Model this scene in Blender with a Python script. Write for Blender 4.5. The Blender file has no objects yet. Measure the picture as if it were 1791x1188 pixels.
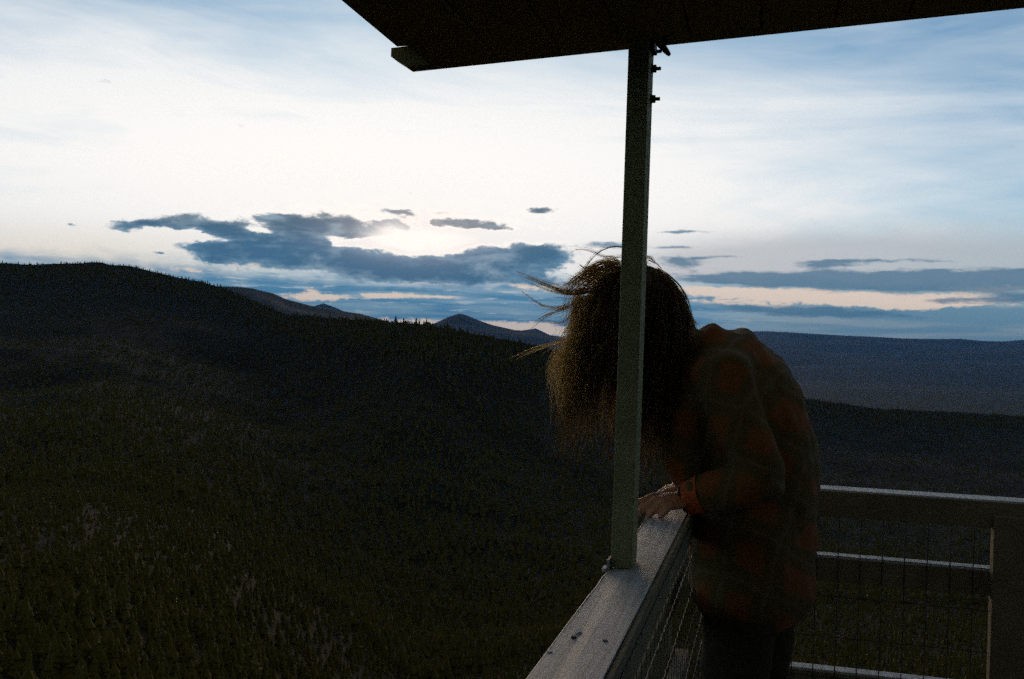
import bpy, bmesh, math, random
import numpy as np
from mathutils import Vector, Matrix, noise as mnoise

random.seed(7)
rng = np.random.default_rng(11)
PI = math.pi
S = bpy.context.scene
C = S.collection

# ------------------------------------------------------------------ camera
LENS, PITCH, ROLL, EYE = 35.0, 0.4, 2.0, 1.45
FPX = 1791 * LENS / 36.0
_p, _r = math.radians(PITCH), math.radians(ROLL)
CF = np.array([0, math.cos(_p), math.sin(_p)])
_U0 = np.array([0, -math.sin(_p), math.cos(_p)])
_X = np.array([1.0, 0, 0])
CR = math.cos(_r) * _X + math.sin(_r) * _U0
CU = -math.sin(_r) * _X + math.cos(_r) * _U0
CAM = np.array([0, 0, EYE])

cd = bpy.data.cameras.new('camera')
cam = bpy.data.objects.new('camera', cd)
C.objects.link(cam)
cd.lens = LENS
cd.sensor_fit = 'HORIZONTAL'
cd.sensor_width = 36.0
cd.clip_start = 0.05
cd.clip_end = 120000
M = Matrix.Identity(4)
for i in range(3):
    M[i][0], M[i][1], M[i][2], M[i][3] = CR[i], CU[i], -CF[i], CAM[i]
cam.matrix_world = M
S.camera = cam

S.view_settings.view_transform = 'Standard'
S.view_settings.look = 'None'
S.view_settings.exposure = 0.0
S.view_settings.gamma = 1.0
S.view_settings.use_curve_mapping = False
S.render.engine = 'CYCLES'
S.cycles.use_denoising = False
S.cycles.use_adaptive_sampling = True
S.cycles.adaptive_threshold = 0.09
S.cycles.adaptive_min_samples = 20
S.cycles.sample_clamp_indirect = 1.5
S.cycles.max_bounces = 6
S.cycles.transparent_max_bounces = 16
S.cycles.volume_bounces = 0


def ray(px, py):
    return CF + CR * ((px - 895.5) / FPX) - CU * ((py - 594) / FPX)


def at(px, py, Y):
    d = ray(px, py)
    return CAM + d * (Y / d[1])


def azel(px, py):
    d = ray(px, py)
    d = d / np.linalg.norm(d)
    return math.degrees(math.atan2(d[0], d[1])), math.degrees(math.asin(d[2]))


# ------------------------------------------------------------------ world
SUN_AZ, SUN_EL = azel(722, 408)


class NT:
    def __init__(s, tree):
        s.t = tree
        s.n = tree.nodes
        s.l = tree.links

    def put(s, sock, v):
        if isinstance(v, bpy.types.NodeSocket):
            s.l.new(v, sock)
        else:
            sock.default_value = v

    def math(s, op, a, b=None, c=None, clamp=False):
        n = s.n.new('ShaderNodeMath')
        n.operation = op
        n.use_clamp = clamp
        s.put(n.inputs[0], a)
        if b is not None:
            s.put(n.inputs[1], b)
        if c is not None:
            s.put(n.inputs[2], c)
        return n.outputs[0]

    def vmath(s, op, a, b=None):
        n = s.n.new('ShaderNodeVectorMath')
        n.operation = op
        s.put(n.inputs[0], a)
        if b is not None:
            s.put(n.inputs[1], b)
        return n.outputs['Value'] if op in ('DOT_PRODUCT', 'LENGTH') else n.outputs[0]

    def xyz(s, x, y, z=0.0):
        n = s.n.new('ShaderNodeCombineXYZ')
        s.put(n.inputs[0], x)
        s.put(n.inputs[1], y)
        s.put(n.inputs[2], z)
        return n.outputs[0]

    def sep(s, v):
        n = s.n.new('ShaderNodeSeparateXYZ')
        s.put(n.inputs[0], v)
        return n.outputs

    def noise(s, vec, scale=1.0, detail=4.0, rough=0.5, dist=0.0):
        n = s.n.new('ShaderNodeTexNoise')
        n.inputs['Scale'].default_value = scale
        n.inputs['Detail'].default_value = detail
        n.inputs['Roughness'].default_value = rough
        n.inputs['Distortion'].default_value = dist
        if vec is not None:
            s.put(n.inputs['Vector'], vec)
        return n.outputs[0], n.outputs[1]

    def smooth(s, v, a, b, lo=0.0, hi=1.0):
        n = s.n.new('ShaderNodeMapRange')
        n.interpolation_type = 'SMOOTHSTEP'
        s.put(n.inputs['Value'], v)
        s.put(n.inputs['From Min'], a)
        s.put(n.inputs['From Max'], b)
        s.put(n.inputs['To Min'], lo)
        s.put(n.inputs['To Max'], hi)
        return n.outputs[0]

    def mix(s, f, a, b, mode='MIX'):
        n = s.n.new('ShaderNodeMix')
        n.data_type = 'RGBA'
        n.blend_type = mode
        n.clamp_factor = True
        s.put(n.inputs[0], f)
        for k, v in ((6, a), (7, b)):
            if isinstance(v, tuple) and len(v) == 3:
                v = v + (1.0,)
            s.put(n.inputs[k], v)
        return n.outputs[2]


def lin(r, g, b):
    f = lambda c: (c / 255 / 12.92) if c / 255 <= 0.04045 else ((c / 255 + 0.055) / 1.055) ** 2.4
    return (f(r), f(g), f(b))


W = bpy.data.worlds.new('World')
S.world = W
W.use_nodes = True
W.cycles.sampling_method = 'MANUAL'
W.cycles.sample_map_resolution = 1024
wt = W.node_tree
wt.nodes.clear()
N = NT(wt)
out = wt.nodes.new('ShaderNodeOutputWorld')
bg = wt.nodes.new('ShaderNodeBackground')
bg.inputs['Strength'].default_value = 0.1
wt.links.new(bg.outputs[0], out.inputs[0])
sky = wt.nodes.new('ShaderNodeTexSky')
sky.sky_type = 'NISHITA'
sky.sun_disc = False
sky.sun_elevation = math.radians(SUN_EL)
sky.sun_rotation = math.radians(SUN_AZ)
sky.altitude = 1500
sky.air_density = 1.0
sky.dust_density = 0.6
sky.ozone_density = 3.0

tc = wt.nodes.new('ShaderNodeTexCoord')
dx, dy, dz = N.sep(tc.outputs['Generated'])
AZ = N.math('MULTIPLY', N.math('ARCTAN2', dx, dy), 180 / PI)
EL = N.math('MULTIPLY', N.math('ARCSINE', dz), 180 / PI)
AE = N.xyz(AZ, EL)
SKYBLUE = N.mix(1.0, sky.outputs[0], (0.92, 1.36, 1.36), 'MULTIPLY')


def blob(vec, px, py, hx, hy, amp=1.0):
    """a soft patch of cloud in direction space: azimuth, elevation, half sizes in degrees"""
    a, e = azel(px, py)
    k = 30.4 * 0.83
    v = N.vmath('SUBTRACT', vec, (a, e, 0))
    v = N.vmath('MULTIPLY', v, (k / hx, k / hy, 0))
    q = N.vmath('DOT_PRODUCT', v, v)
    g = N.math('POWER', 2.71828, N.math('MULTIPLY', q, -1.0))
    return g if amp == 1.0 else N.math('MULTIPLY', g, amp)


def blobs(vec, lst):
    acc = None
    for b in lst:
        g = blob(vec, *b)
        acc = g if acc is None else N.math('ADD', acc, g)
    return acc


# --- high thin veil, brightest round the hidden sun
cir_v = N.vmath('MULTIPLY', AE, (0.030, 0.20, 0))
ns1, _ = N.noise(cir_v, 1.0, 6.0, 0.55, 0.6)
cir_v2 = N.xyz(N.math('MULTIPLY', AZ, 0.11), N.math('ADD', N.math('MULTIPLY', EL, 0.55), N.math('MULTIPLY', AZ, 0.05)), 3.7)
ns2, _ = N.noise(cir_v2, 1.0, 7.0, 0.6, 0.9)
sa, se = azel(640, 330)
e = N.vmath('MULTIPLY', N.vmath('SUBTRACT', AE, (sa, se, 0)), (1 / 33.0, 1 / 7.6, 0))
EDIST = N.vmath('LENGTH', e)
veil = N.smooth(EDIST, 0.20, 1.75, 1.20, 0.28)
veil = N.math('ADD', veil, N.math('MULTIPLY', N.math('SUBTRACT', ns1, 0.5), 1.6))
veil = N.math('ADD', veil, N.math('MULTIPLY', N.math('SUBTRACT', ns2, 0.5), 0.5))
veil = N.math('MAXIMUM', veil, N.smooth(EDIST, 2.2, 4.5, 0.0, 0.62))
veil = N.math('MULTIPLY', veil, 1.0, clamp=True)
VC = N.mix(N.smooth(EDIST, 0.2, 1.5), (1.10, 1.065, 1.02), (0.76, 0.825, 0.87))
VC = N.mix(N.smooth(EDIST, 1.5, 4.5), VC, (0.145, 0.130, 0.100))  # unseen part of the veil, made dim warm grey to tint ambient shade
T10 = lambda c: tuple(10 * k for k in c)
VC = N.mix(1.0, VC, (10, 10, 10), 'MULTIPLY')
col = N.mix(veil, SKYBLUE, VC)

# --- warm cream low in the west-south-west, grey veil low on the other side
cream = N.math('MULTIPLY', N.smooth(EL, 6.6, 3.6), N.smooth(AZ, -8.0, -24.0))
col = N.mix(N.math('MULTIPLY', cream, 1.0), col, T10(lin(249, 240, 225)))
wv = N.vmath('MULTIPLY', AE, (0.30, 0.75, 0))
_, wc = N.noise(wv, 1.0, 6.0, 0.58, 0.3)
wsep = N.sep(wc)[2]
wob = N.vmath('MULTIPLY', N.vmath('SUBTRACT', wc, (0.5, 0.5, 0.5)), (3.6, 1.5, 0))
AEW = N.vmath('ADD', AE, wob)
wv2 = N.vmath('MULTIPLY', AE, (0.55, 1.5, 0))
fn, _ = N.noise(wv2, 1.0, 7.0, 0.60, 0.25)
FINE = N.math('SUBTRACT', fn, 0.5)
tn, _ = N.noise(N.vmath('MULTIPLY', AE, (1.7, 3.4, 0)), 1.0, 6.0, 0.62, 0.5)
TUFT = N.math('SUBTRACT', tn, 0.5)
pn, _ = N.noise(N.vmath('MULTIPLY', AE, (0.5, 5.0, 0)), 1.0, 4.0, 0.55, 0.2)
STREAK = N.math('SUBTRACT', pn, 0.5)
wob2 = N.vmath('MULTIPLY', N.vmath('SUBTRACT', wc, (0.5, 0.5, 0.5)), (1.3, 0.55, 0))
AEL = N.vmath('ADD', AE, wob2)

grey = blobs(AEL, [(1690, 456, 380, 52), (1400, 464, 220, 34, .8), (1230, 468, 120, 20, .6)])
col = N.mix(N.smooth(N.math('ADD', grey, N.math('MULTIPLY', FINE, 0.25)), 0.0, 1.15, 0.0, 0.68), col, T10(lin(188, 188, 192)))

# --- low stratus sheet: steel blue, streaked
sv = N.vmath('MULTIPLY', AE, (0.10, 1.5, 0))
sn, _ = N.noise(sv, 1.0, 5.0, 0.55, 0.4)
sheet = N.smooth(N.math('ADD', EL, N.math('MULTIPLY', FINE, 1.5)), 4.6, 2.9)
sheetc = N.mix(N.smooth(sn, 0.40, 0.66), T10(lin(84, 140, 176)), T10(lin(150, 182, 200)))
sheetc = N.mix(N.smooth(N.math('ADD', STREAK, N.math('MULTIPLY', FINE, 0.5)), 0.06, 0.22, 0.0, 0.75), sheetc, T10(lin(190, 205, 214)))
sheetc = N.mix(N.smooth(AZ, 8.0, 20.0), sheetc, N.mix(N.smooth(sn, 0.40, 0.66), T10(lin(112, 152, 174)), T10(lin(152, 172, 182))))
col = N.mix(sheet, col, sheetc)

# --- cream gaps in the sheet
gaps = blobs(AEL, [(525, 519, 40, 5, .8), (590, 519, 40, 5, .75), (545, 512, 14, 8, .5), (705, 516, 50, 5, .9), (655, 517, 22, 3.5, .7), (770, 519, 22, 3, 0.7), (560, 462, 70, 8), (470, 463, 60, 5, 0.8),
                   (620, 470, 40, 6, .8), (760, 494, 70, 5, 0.7), (940, 496, 55, 11), (860, 575, 70, 9, 1.0), (950, 576, 60, 10), (720, 562, 70, 5, .8), (330, 470, 70, 5, .5),
                   (1260, 511, 90, 9), (1400, 517, 110, 10), (1530, 525, 90, 9), (1600, 530, 60, 9), (1290, 531, 60, 4, .8), (1690, 518, 40, 7, .7), (1760, 505, 60, 6, .6),
                   (1690, 530, 70, 5, .5)])
gaps = N.math('ADD', gaps, N.math('MULTIPLY', FINE, 0.7))
gaps = N.math('ADD', gaps, N.math('MULTIPLY', TUFT, 1.6))
gf = N.smooth(N.math('ADD', gaps, N.math('MULTIPLY', STREAK, 0.7)), 0.3, 0.85)
col = N.mix(gf, col, T10(lin(243, 224, 207)))

# --- the dark cloud bank and its outliers
bank = blobs(AEW, [
    (365, 430, 52, 14), (440, 425, 66, 20), (515, 430, 74, 21), (590, 452, 80, 22, .85), (690, 466, 100, 16, .85), (790, 462, 95, 20, .9), (890, 447, 76, 24), (955, 444, 40, 24), (830, 488, 200, 11, .9), (570, 466, 90, 9, .7),
    (510, 392, 38, 13), (560, 395, 50, 18), (612, 404, 40, 11), (668, 404, 52, 8), (697, 395, 34, 6), (692, 376, 40, 6.5), (330, 391, 58, 9), (392, 399, 32, 9), (236, 400, 30, 8), (275, 393, 24, 4, .8),
    (776, 386, 28, 6), (822, 392, 34, 9), (862, 400, 22, 5, .8), (890, 404, 14, 3, .7), (942, 372, 38, 5.5), (368, 450, 24, 6), (120, 391, 9, 3, .8), (270, 442, 12, 2.5, .8), (460, 384, 24, 4, .6)])
hole = blobs(AEW, [(750, 420, 62, 13), (612, 419, 32, 8, .8), (690, 427, 44, 8, .8), (850, 416, 60, 9, 1.1), (330, 411, 60, 5, .9), (740, 388, 9, 12, 1.1), (450, 402, 26, 4, .7), (930, 412, 40, 7, 1.0)])
bank = N.math('SUBTRACT', bank, N.math('MULTIPLY', hole, 1.25))
bf = N.math('ADD', N.math('ADD', bank, N.math('MULTIPLY', FINE, 1.7)), N.math('MULTIPLY', TUFT, 1.0))
bmask = N.smooth(bf, 0.32, 0.92)
bin_ = N.smooth(bf, 0.60, 1.55)
up = N.smooth(EL, 5.0, 7.0)
bcol = N.mix(up, T10(lin(110, 148, 174)), T10(lin(140, 152, 160)))
bcol2 = N.mix(up, T10(lin(70, 112, 143)), T10(lin(84, 110, 130)))
bcol = N.mix(bin_, bcol, bcol2)
pale = N.smooth(N.math('ADD', N.math('MULTIPLY', sn, 0.3), N.math('MULTIPLY', wsep, 0.8)), 0.52, 0.72)
bcol = N.mix(N.math('MULTIPLY', pale, 0.7), bcol, T10(lin(165, 188, 202)))
col = N.mix(bmask, col, bcol)
# edges near the sun are lit through
rv = N.vmath('MULTIPLY', N.vmath('SUBTRACT', AE, (SUN_AZ, SUN_EL - 0.2, 0)), (1 / 7.5, 1 / 1.6, 0))
rg = N.math('POWER', 2.71828, N.math('MULTIPLY', N.vmath('DOT_PRODUCT', rv, rv), -1.0))
rim = N.math('MULTIPLY', N.smooth(bf, -0.1, 0.3), N.smooth(bf, 0.80, 0.42))
col = N.mix(N.math('MULTIPLY', rim, rg), col, (13.0, 11.8, 10.6, 1))

# --- long bars on the other side and small dark scraps
bars = blobs(AEL, [(1300, 488, 130, 9), (1430, 490, 130, 11), (1560, 494, 130, 13), (1700, 492, 120, 13), (1830, 488, 120, 13), (1190, 457, 40, 8), (1195, 407, 42, 3, .9),
                   (1075, 430, 55, 6), (1445, 463, 40, 6), (1550, 457, 80, 3, .9), (1190, 432, 30, 3, .8), (1250, 450, 50, 3, .6), (1350, 540, 120, 9, .8), (1500, 548, 110, 8, .7), (1690, 527, 60, 5, .8), (1780, 520, 50, 6, .8)])
bars = N.math('ADD', bars, N.math('MULTIPLY', N.math('ADD', FINE, STREAK), 1.05))
barm = N.smooth(N.math('ADD', bars, N.math('MULTIPLY', TUFT, 0.6)), 0.30, 1.0)
col = N.mix(N.math('MULTIPLY', barm, 0.82), col, T10(lin(78, 121, 150)))

# --- glow where the sun stands behind the bank's edge
sg = N.vmath('MULTIPLY', N.vmath('SUBTRACT', AEW, (SUN_AZ, SUN_EL - 0.25, 0)), (1 / 3.0, 1 / 0.75, 0))
sgl = N.math('POWER', 2.71828, N.math('MULTIPLY', N.vmath('DOT_PRODUCT', sg, sg), -1.0))
col = N.mix(N.smooth(sgl, 0.15, 0.85), col, (13.5, 12.6, 11.6, 1))
sg2 = N.vmath('MULTIPLY', N.vmath('SUBTRACT', AE, (SUN_AZ, SUN_EL, 0)), (1 / 4.2, 1 / 1.4, 0))
sgl2 = N.math('POWER', 2.71828, N.math('MULTIPLY', N.vmath('DOT_PRODUCT', sg2, sg2), -1.0))
col = N.mix(N.math('MULTIPLY', sgl2, 0.34), col, (11.5, 9.4, 8.5, 1))
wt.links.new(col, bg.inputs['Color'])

# ------------------------------------------------------------------ sun, behind cloud
sl = bpy.data.lights.new('sun', 'SUN')
sun = bpy.data.objects.new('sun', sl)
C.objects.link(sun)
sl.energy = 0.9
sl.angle = math.radians(20)
sl.color = (1.0, 0.70, 0.46)
_sd = Vector((math.sin(math.radians(SUN_AZ)) * math.cos(math.radians(SUN_EL)), math.cos(math.radians(SUN_AZ)) * math.cos(math.radians(SUN_EL)), math.sin(math.radians(SUN_EL))))
sun.rotation_euler = _sd.to_track_quat('Z', 'Y').to_euler()

# ------------------------------------------------------------------ helpers


def mat(name, base, rough=0.8, var=None, scale=8.0, bump=0.0, bscale=None, metal=0.0, spec=0.3, stretch=(1, 1, 1), coord='Object', detail=6.0):
    m = bpy.data.materials.new(name)
    m.use_nodes = True
    k = NT(m.node_tree)
    b = m.node_tree.nodes['Principled BSDF']
    b.inputs['Roughness'].default_value = rough
    b.inputs['Metallic'].default_value = metal
    b.inputs['Specular IOR Level'].default_value = spec
    t = m.node_tree.nodes.new('ShaderNodeTexCoord')
    v = k.vmath('MULTIPLY', t.outputs[coord], tuple(stretch))
    if var is not None:
        f, _ = k.noise(v, scale, detail, 0.6)
        c = k.mix(k.smooth(f, 0.33, 0.67), tuple(base), tuple(var))
        m.node_tree.links.new(c, b.inputs['Base Color'])
    else:
        b.inputs['Base Color'].default_value = tuple(base) + (1,)
    if bump:
        f2, _ = k.noise(v, bscale or scale * 3, 6.0, 0.6)
        bp = m.node_tree.nodes.new('ShaderNodeBump')
        bp.inputs['Strength'].default_value = bump
        bp.inputs['Distance'].default_value = 0.01
        m.node_tree.links.new(f2, bp.inputs['Height'])
        m.node_tree.links.new(bp.outputs[0], b.inputs['Normal'])
    return m


def obj(name, me, m=None, parent=None, label=None, cat=None, group=None, kind=None, loc=None):
    if isinstance(me, bmesh.types.BMesh):
        d = bpy.data.meshes.new(name)
        me.normal_update()
        me.to_mesh(d)
        me.free()
        me = d
    o = bpy.data.objects.new(name, me)
    C.objects.link(o)
    if m is not None and isinstance(me, bpy.types.Mesh) and not me.materials:
        me.materials.append(m)
    if loc is not None:
        # geometry was given in world space: move the origin to loc
        me.transform(Matrix.Translation(-Vector(loc)))
        o.location = loc
    if parent is not None:
        o.parent = parent
        if loc is None and getattr(parent, '_x', None) is None:
            # geometry is in world space; parents are unrotated, so undo their location
            q = parent
            off = Vector((0, 0, 0))
            while q is not None:
                off += Vector(q.location)
                q = q.parent
            if off.length > 0 and isinstance(me, bpy.types.Mesh) and me.users == 1:
                me.transform(Matrix.Translation(-off))
    tag(o, label, cat, group, kind)
    return o


def tag(o, label=None, cat=None, group=None, kind=None):
    if label:
        o['label'] = label
    if cat:
        o['category'] = cat
    if group:
        o['group'] = group
    if kind:
        o['kind'] = kind
    return o


def empty(name, loc, label=None, cat=None, group=None):
    o = bpy.data.objects.new(name, None)
    o.empty_display_size = 0.1
    C.objects.link(o)
    o.location = loc
    return tag(o, label, cat, group)


def smooth(o):
    o.data.polygons.foreach_set('use_smooth', [True] * len(o.data.polygons))
    return o


def pydata(name, v, f):
    me = bpy.data.meshes.new(name)
    v = np.asarray(v, dtype=np.float32)
    f = np.asarray(f, dtype=np.int32)
    k = f.shape[1]
    me.vertices.add(len(v))
    me.vertices.foreach_set('co', v.ravel())
    me.loops.add(f.size)
    me.loops.foreach_set('vertex_index', f.ravel())
    me.polygons.add(len(f))
    me.polygons.foreach_set('loop_start', np.arange(len(f), dtype=np.int32) * k)
    me.polygons.foreach_set('loop_total', np.full(len(f), k, dtype=np.int32))
    me.update(calc_edges=True)
    me.validate()
    return me


# rail frame: s along the rail, a to the right of it, z up
RA = math.radians(14.4)
RU = np.array([math.sin(RA), math.cos(RA), 0])
RN = np.array([math.cos(RA), -math.sin(RA), 0])


def RP(s, a, z):
    q = RU * s + RN * a
    return Vector((q[0], q[1], z))


def rayS(px, py, s):
    """where the sight line meets the vertical plane at s: returns a, z"""
    d = ray(px, py)
    x = d * (s / (d @ RU))
    return x @ RN, x[2] + EYE


def box(bm, s0, s1, a0, a1, z0, z1, zfun=None, bev=0.0):
    """a box in the rail frame; zfun(a) adds a slope"""
    zf = zfun or (lambda a: 0.0)
    r = bmesh.ops.create_cube(bm, size=1.0)
    vs = r['verts']
    for v in vs:
        s = s0 if v.co.y < 0 else s1
        a = a0 if v.co.x < 0 else a1
        z = (z0 if v.co.z < 0 else z1) + zf(a)
        v.co = RP(s, a, z)
    if bev:
        es = list({e for v in vs for e in v.link_edges})
        bmesh.ops.bevel(bm, geom=es, offset=bev, segments=2, profile=0.6, affect='EDGES')
    return vs


def cyl(bm, p0, p1, r0, r1=None, seg=10, caps=True):
    p0, p1 = Vector(p0), Vector(p1)
    r1 = r0 if r1 is None else r1
    d = p1 - p0
    q = d.to_track_quat('Z', 'Y').to_matrix().to_4x4()
    bmesh.ops.create_cone(bm, cap_ends=caps, segments=seg, radius1=r0, radius2=r1, depth=d.length,
                          matrix=Matrix.Translation((p0 + p1) / 2) @ q)


def tube(bm, pts, rad, seg=14, ref=None, cap=True):
    """closed loft through pts; rad is r or (r_ref, r_other) per point; rounded ends"""
    P = [Vector(p) for p in pts]
    n = len(P)
    R = [(r, r) if not isinstance(r, tuple) else r for r in rad]
    T = []
    for i in range(n):
        a, b = P[max(0, i - 1)], P[min(n - 1, i + 1)]
        T.append((b - a).normalized())
    rf = Vector(ref) if ref is not None else (Vector((0, 0, 1)) if abs(T[0].z) < 0.8 else Vector((1, 0, 0)))
    rings = []

    def ring(c, t, ra, rb):
        x = (rf - t * rf.dot(t)).normalized()
        y = t.cross(x)
        return [bm.verts.new(c + x * (ra * math.cos(2 * PI * k / seg)) + y * (rb * math.sin(2 * PI * k / seg))) for k in range(seg)]
    if cap:
        for q in (0.35, 0.75):
            w = math.sqrt(1 - (1 - q) ** 2) if False else math.sin(math.acos(1 - q))
            rings.append(ring(P[0] - T[0] * (min(R[0]) * (1 - q)), T[0], R[0][0] * w, R[0][1] * w))
    for i in range(n):
        rings.append(ring(P[i], T[i], *R[i]))
    if cap:
        for q in (0.75, 0.35):
            w = math.sin(math.acos(1 - q))
            rings.append(ring(P[-1] + T[-1] * (min(R[-1]) * (1 - q)), T[-1], R[-1][0] * w, R[-1][1] * w))
    for a, b in zip(rings[:-1], rings[1:]):
        for k in range(seg):
            bm.faces.new((a[k], a[(k + 1) % seg], b[(k + 1) % seg], b[k]))
    bm.faces.new(list(reversed(rings[0])))
    bm.faces.new(rings[-1])


def ellipsoid(bm, c, ax, r, seg=20):
    """ax: three unit axes, r: three radii"""
    m = Matrix.Identity(4)
    for j in range(3):
        for i in range(3):
            m[i][j] = ax[j][i] * r[j]
        m[j][3] = c[j]
    bmesh.ops.create_uvsphere(bm, u_segments=seg, v_segments=seg // 2 + 2, radius=1.0, matrix=m)


def fused(name, bm, voxel, m, parent=None, iters=2, wrinkle=None, **kw):
    """one continuous surface out of overlapping closed shapes"""
    d = bpy.data.meshes.new(name + '_src')
    bmesh.ops.recalc_face_normals(bm, faces=bm.faces)
    bm.to_mesh(d)
    bm.free()
    t = bpy.data.objects.new('tmp', d)
    C.objects.link(t)
    r = t.modifiers.new('r', 'REMESH')
    r.mode = 'VOXEL'
    r.voxel_size = voxel
    if iters:
        sm = t.modifiers.new('s', 'SMOOTH')
        sm.iterations = iters
        sm.factor = 0.5
    dg = bpy.context.evaluated_depsgraph_get()
    dg.update()
    me = bpy.data.meshes.new_from_object(t.evaluated_get(dg), depsgraph=dg)
    me.name = name
    bpy.data.objects.remove(t)
    bpy.data.meshes.remove(d)
    if wrinkle:
        nv = len(me.vertices)
        co = np.empty(nv * 3, np.float32)
        no = np.empty(nv * 3, np.float32)
        me.vertices.foreach_get('co', co)
        me.vertices.foreach_get('normal', no)
        co = co.reshape(-1, 3)
        no = no.reshape(-1, 3)
        amp, sc, st = wrinkle
        h = np.array([mnoise.fractal(Vector((c[0] * sc * st[0], c[1] * sc * st[1], c[2] * sc * st[2])), 1.0, 2.0, 3) for c in co], np.float32)
        co = co + no * (h * amp)[:, None]
        me.vertices.foreach_set('co', co.ravel())
        me.update()
    me.materials.clear()
    o = obj(name, me, m, parent, **kw)
    return smooth(o)


# value noise for terrain
def vnoise(x, y, seed=0):
    xi = np.floor(x).astype(np.int64)
    yi = np.floor(y).astype(np.int64)
    fx, fy = x - xi, y - yi
    fx = fx * fx * (3 - 2 * fx)
    fy = fy * fy * (3 - 2 * fy)

    def h(a, b):
        n = (a * 374761393 + b * 668265263 + seed * 1442695041) & 0xFFFFFFFF
        n = ((n ^ (n >> 13)) * 1274126177) & 0xFFFFFFFF
        return ((n ^ (n >> 16)) & 0xFFFF) / 65535.0 - 0.5
    return (h(xi, yi) * (1 - fx) + h(xi + 1, yi) * fx) * (1 - fy) + (h(xi, yi + 1) * (1 - fx) + h(xi + 1, yi + 1) * fx) * fy


def fbm(x, y, oct=5, seed=0):
    t, a = 0, 1.0
    for o in range(oct):
        t = t + a * vnoise(x * 2 ** o, y * 2 ** o, seed + o)
        a *= 0.5
    return t


# ------------------------------------------------------------------ terrain
VALLEY = -300.0
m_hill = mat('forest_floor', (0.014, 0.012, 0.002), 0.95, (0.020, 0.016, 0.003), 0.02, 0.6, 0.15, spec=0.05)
m_far = mat('far_forest', (0.014, 0.022, 0.018), 0.95, (0.022, 0.030, 0.024), 0.002, spec=0.05)
m_valley = mat('valley_land', (0.020, 0.026, 0.016), 0.95, (0.040, 0.044, 0.026), 0.0012, spec=0.05)

NEAR = [(-200, 470), (0, 460), (60, 463), (110, 462), (170, 459), (225, 466), (260, 474), (300, 483), (350, 493), (396, 505), (430, 520), (461, 535), (502, 550), (582, 556), (640, 560),
        (680, 563), (750, 568), (800, 580), (880, 594), (955, 608), (1100, 643), (1250, 672), (1410, 697), (1525, 714), (1791, 728), (2000, 738)]
_na = np.array([azel(*q) for q in NEAR])
NEAR_AZ = np.concatenate([[-180, -110, -60], _na[:, 0], [60, 110, 180]])
NEAR_EL = np.concatenate([[-4.0, -2.0, 2.0], _na[:, 1], [-3.2, -3.6, -4.0]])
R_AZ = np.array([-180, -60, -27, -16, -12, -5, 2, 10, 27, 60, 180])
R_R = np.array([2400, 2800, 3000, 2700, 2100, 1500, 1800, 2700, 3300, 2800, 2400])


def near_R(az):
    return np.interp(az, R_AZ, R_R)


def near_z(az, r):
    """height of the wooded slopes below the lookout; the crest stands at near_R"""
    R = near_R(az)
    crest = EYE + R * np.tan(np.radians(np.interp(az, NEAR_AZ, NEAR_EL)))
    t = r / R
    x, y = r * np.sin(np.radians(az)), r * np.cos(np.radians(az))
    z = -15.0 * (1 - t) + crest * t - 150.0 * np.sin(PI * np.clip(t, 0, 1)) ** 0.75
    nz = fbm(x / 260.0, y / 260.0, 4, 3) * 26.0 * np.sin(PI * np.clip(t, 0, 1)) + fbm(x / 40.0, y / 40.0, 3, 9) * 3.0 * np.clip(t * 30, 0, 1)
    back = np.maximum(VALLEY - 8, crest - (r - R) * 0.24)
    return np.where(t <= 1, z + nz, back + fbm(x / 200.0, y / 200.0, 3, 5) * np.clip(r - R, 0, 400) * 0.03)


azs = np.concatenate([np.arange(-180, -32, 2.0), np.arange(-32, 32, 0.16), np.arange(32, 180.1, 2.0)])
ts = np.concatenate([[0.0008], np.geomspace(0.006, 0.12, 18), np.linspace(0.14, 0.8, 40), np.linspace(0.82, 1.0, 16), np.linspace(1.03, 2.1, 14)])
AZG, TG = np.meshgrid(azs, ts, indexing='ij')
RG = TG * near_R(AZG)
ZG = near_z(AZG, RG)
v = np.stack([RG * np.sin(np.radians(AZG)), RG * np.cos(np.radians(AZG)), ZG], -1).reshape(-1, 3)


def gridf(n, m, flip=False):
    i, j = np.meshgrid(np.arange(n - 1), np.arange(m - 1), indexing='ij')
    a = (i * m + j).ravel()
    f = np.stack([a, a + 1, a + m + 1, a + m], -1)
    return f[:, ::-1] if flip else f


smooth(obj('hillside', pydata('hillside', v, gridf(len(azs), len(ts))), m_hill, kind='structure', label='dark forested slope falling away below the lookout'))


def ridge(name, pts, R, wf, wb, m, label, rough=10.0, power=1.2, seed=1, step=0.12, base=VALLEY - 6, taper=2.0):
    q = np.array([azel(*p) for p in pts])
    az = np.arange(q[0, 0], q[-1, 0], step)
    el = np.interp(az, q[:, 0], q[:, 1])
    crest = EYE + R * np.tan(np.radians(el))
    tap = np.clip(np.minimum(az - az[0], az[-1] - az) / taper, 0, 1)
    tap = tap * tap * (3 - 2 * tap)
    t = np.concatenate([np.linspace(-1, -0.04, 30), np.linspace(-0.03, 0.04, 5), np.linspace(0.1, 1, 10)])
    A, T = np.meshgrid(az, t, indexing='ij')
    r = R + np.where(T < 0, T * wf, T * wb)
    x, y = r * np.sin(np.radians(A)), r * np.cos(np.radians(A))
    sh = (1 - np.abs(T)) ** power
    h = (crest * tap + base * (1 - tap))[:, None]
    z = base + (h - base) * sh
    z = z + fbm(x / (wf * .22), y / (wf * .22), 4, seed) * rough * np.clip(np.abs(T) * 6, 0.12, 1) * (1 - np.abs(T)) * 2
    v = np.stack([x, y, z], -1).reshape(-1, 3)
    return smooth(obj(name, pydata(name, v, gridf(len(az), len(t))), m, kind='structure', label=label))


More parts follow.
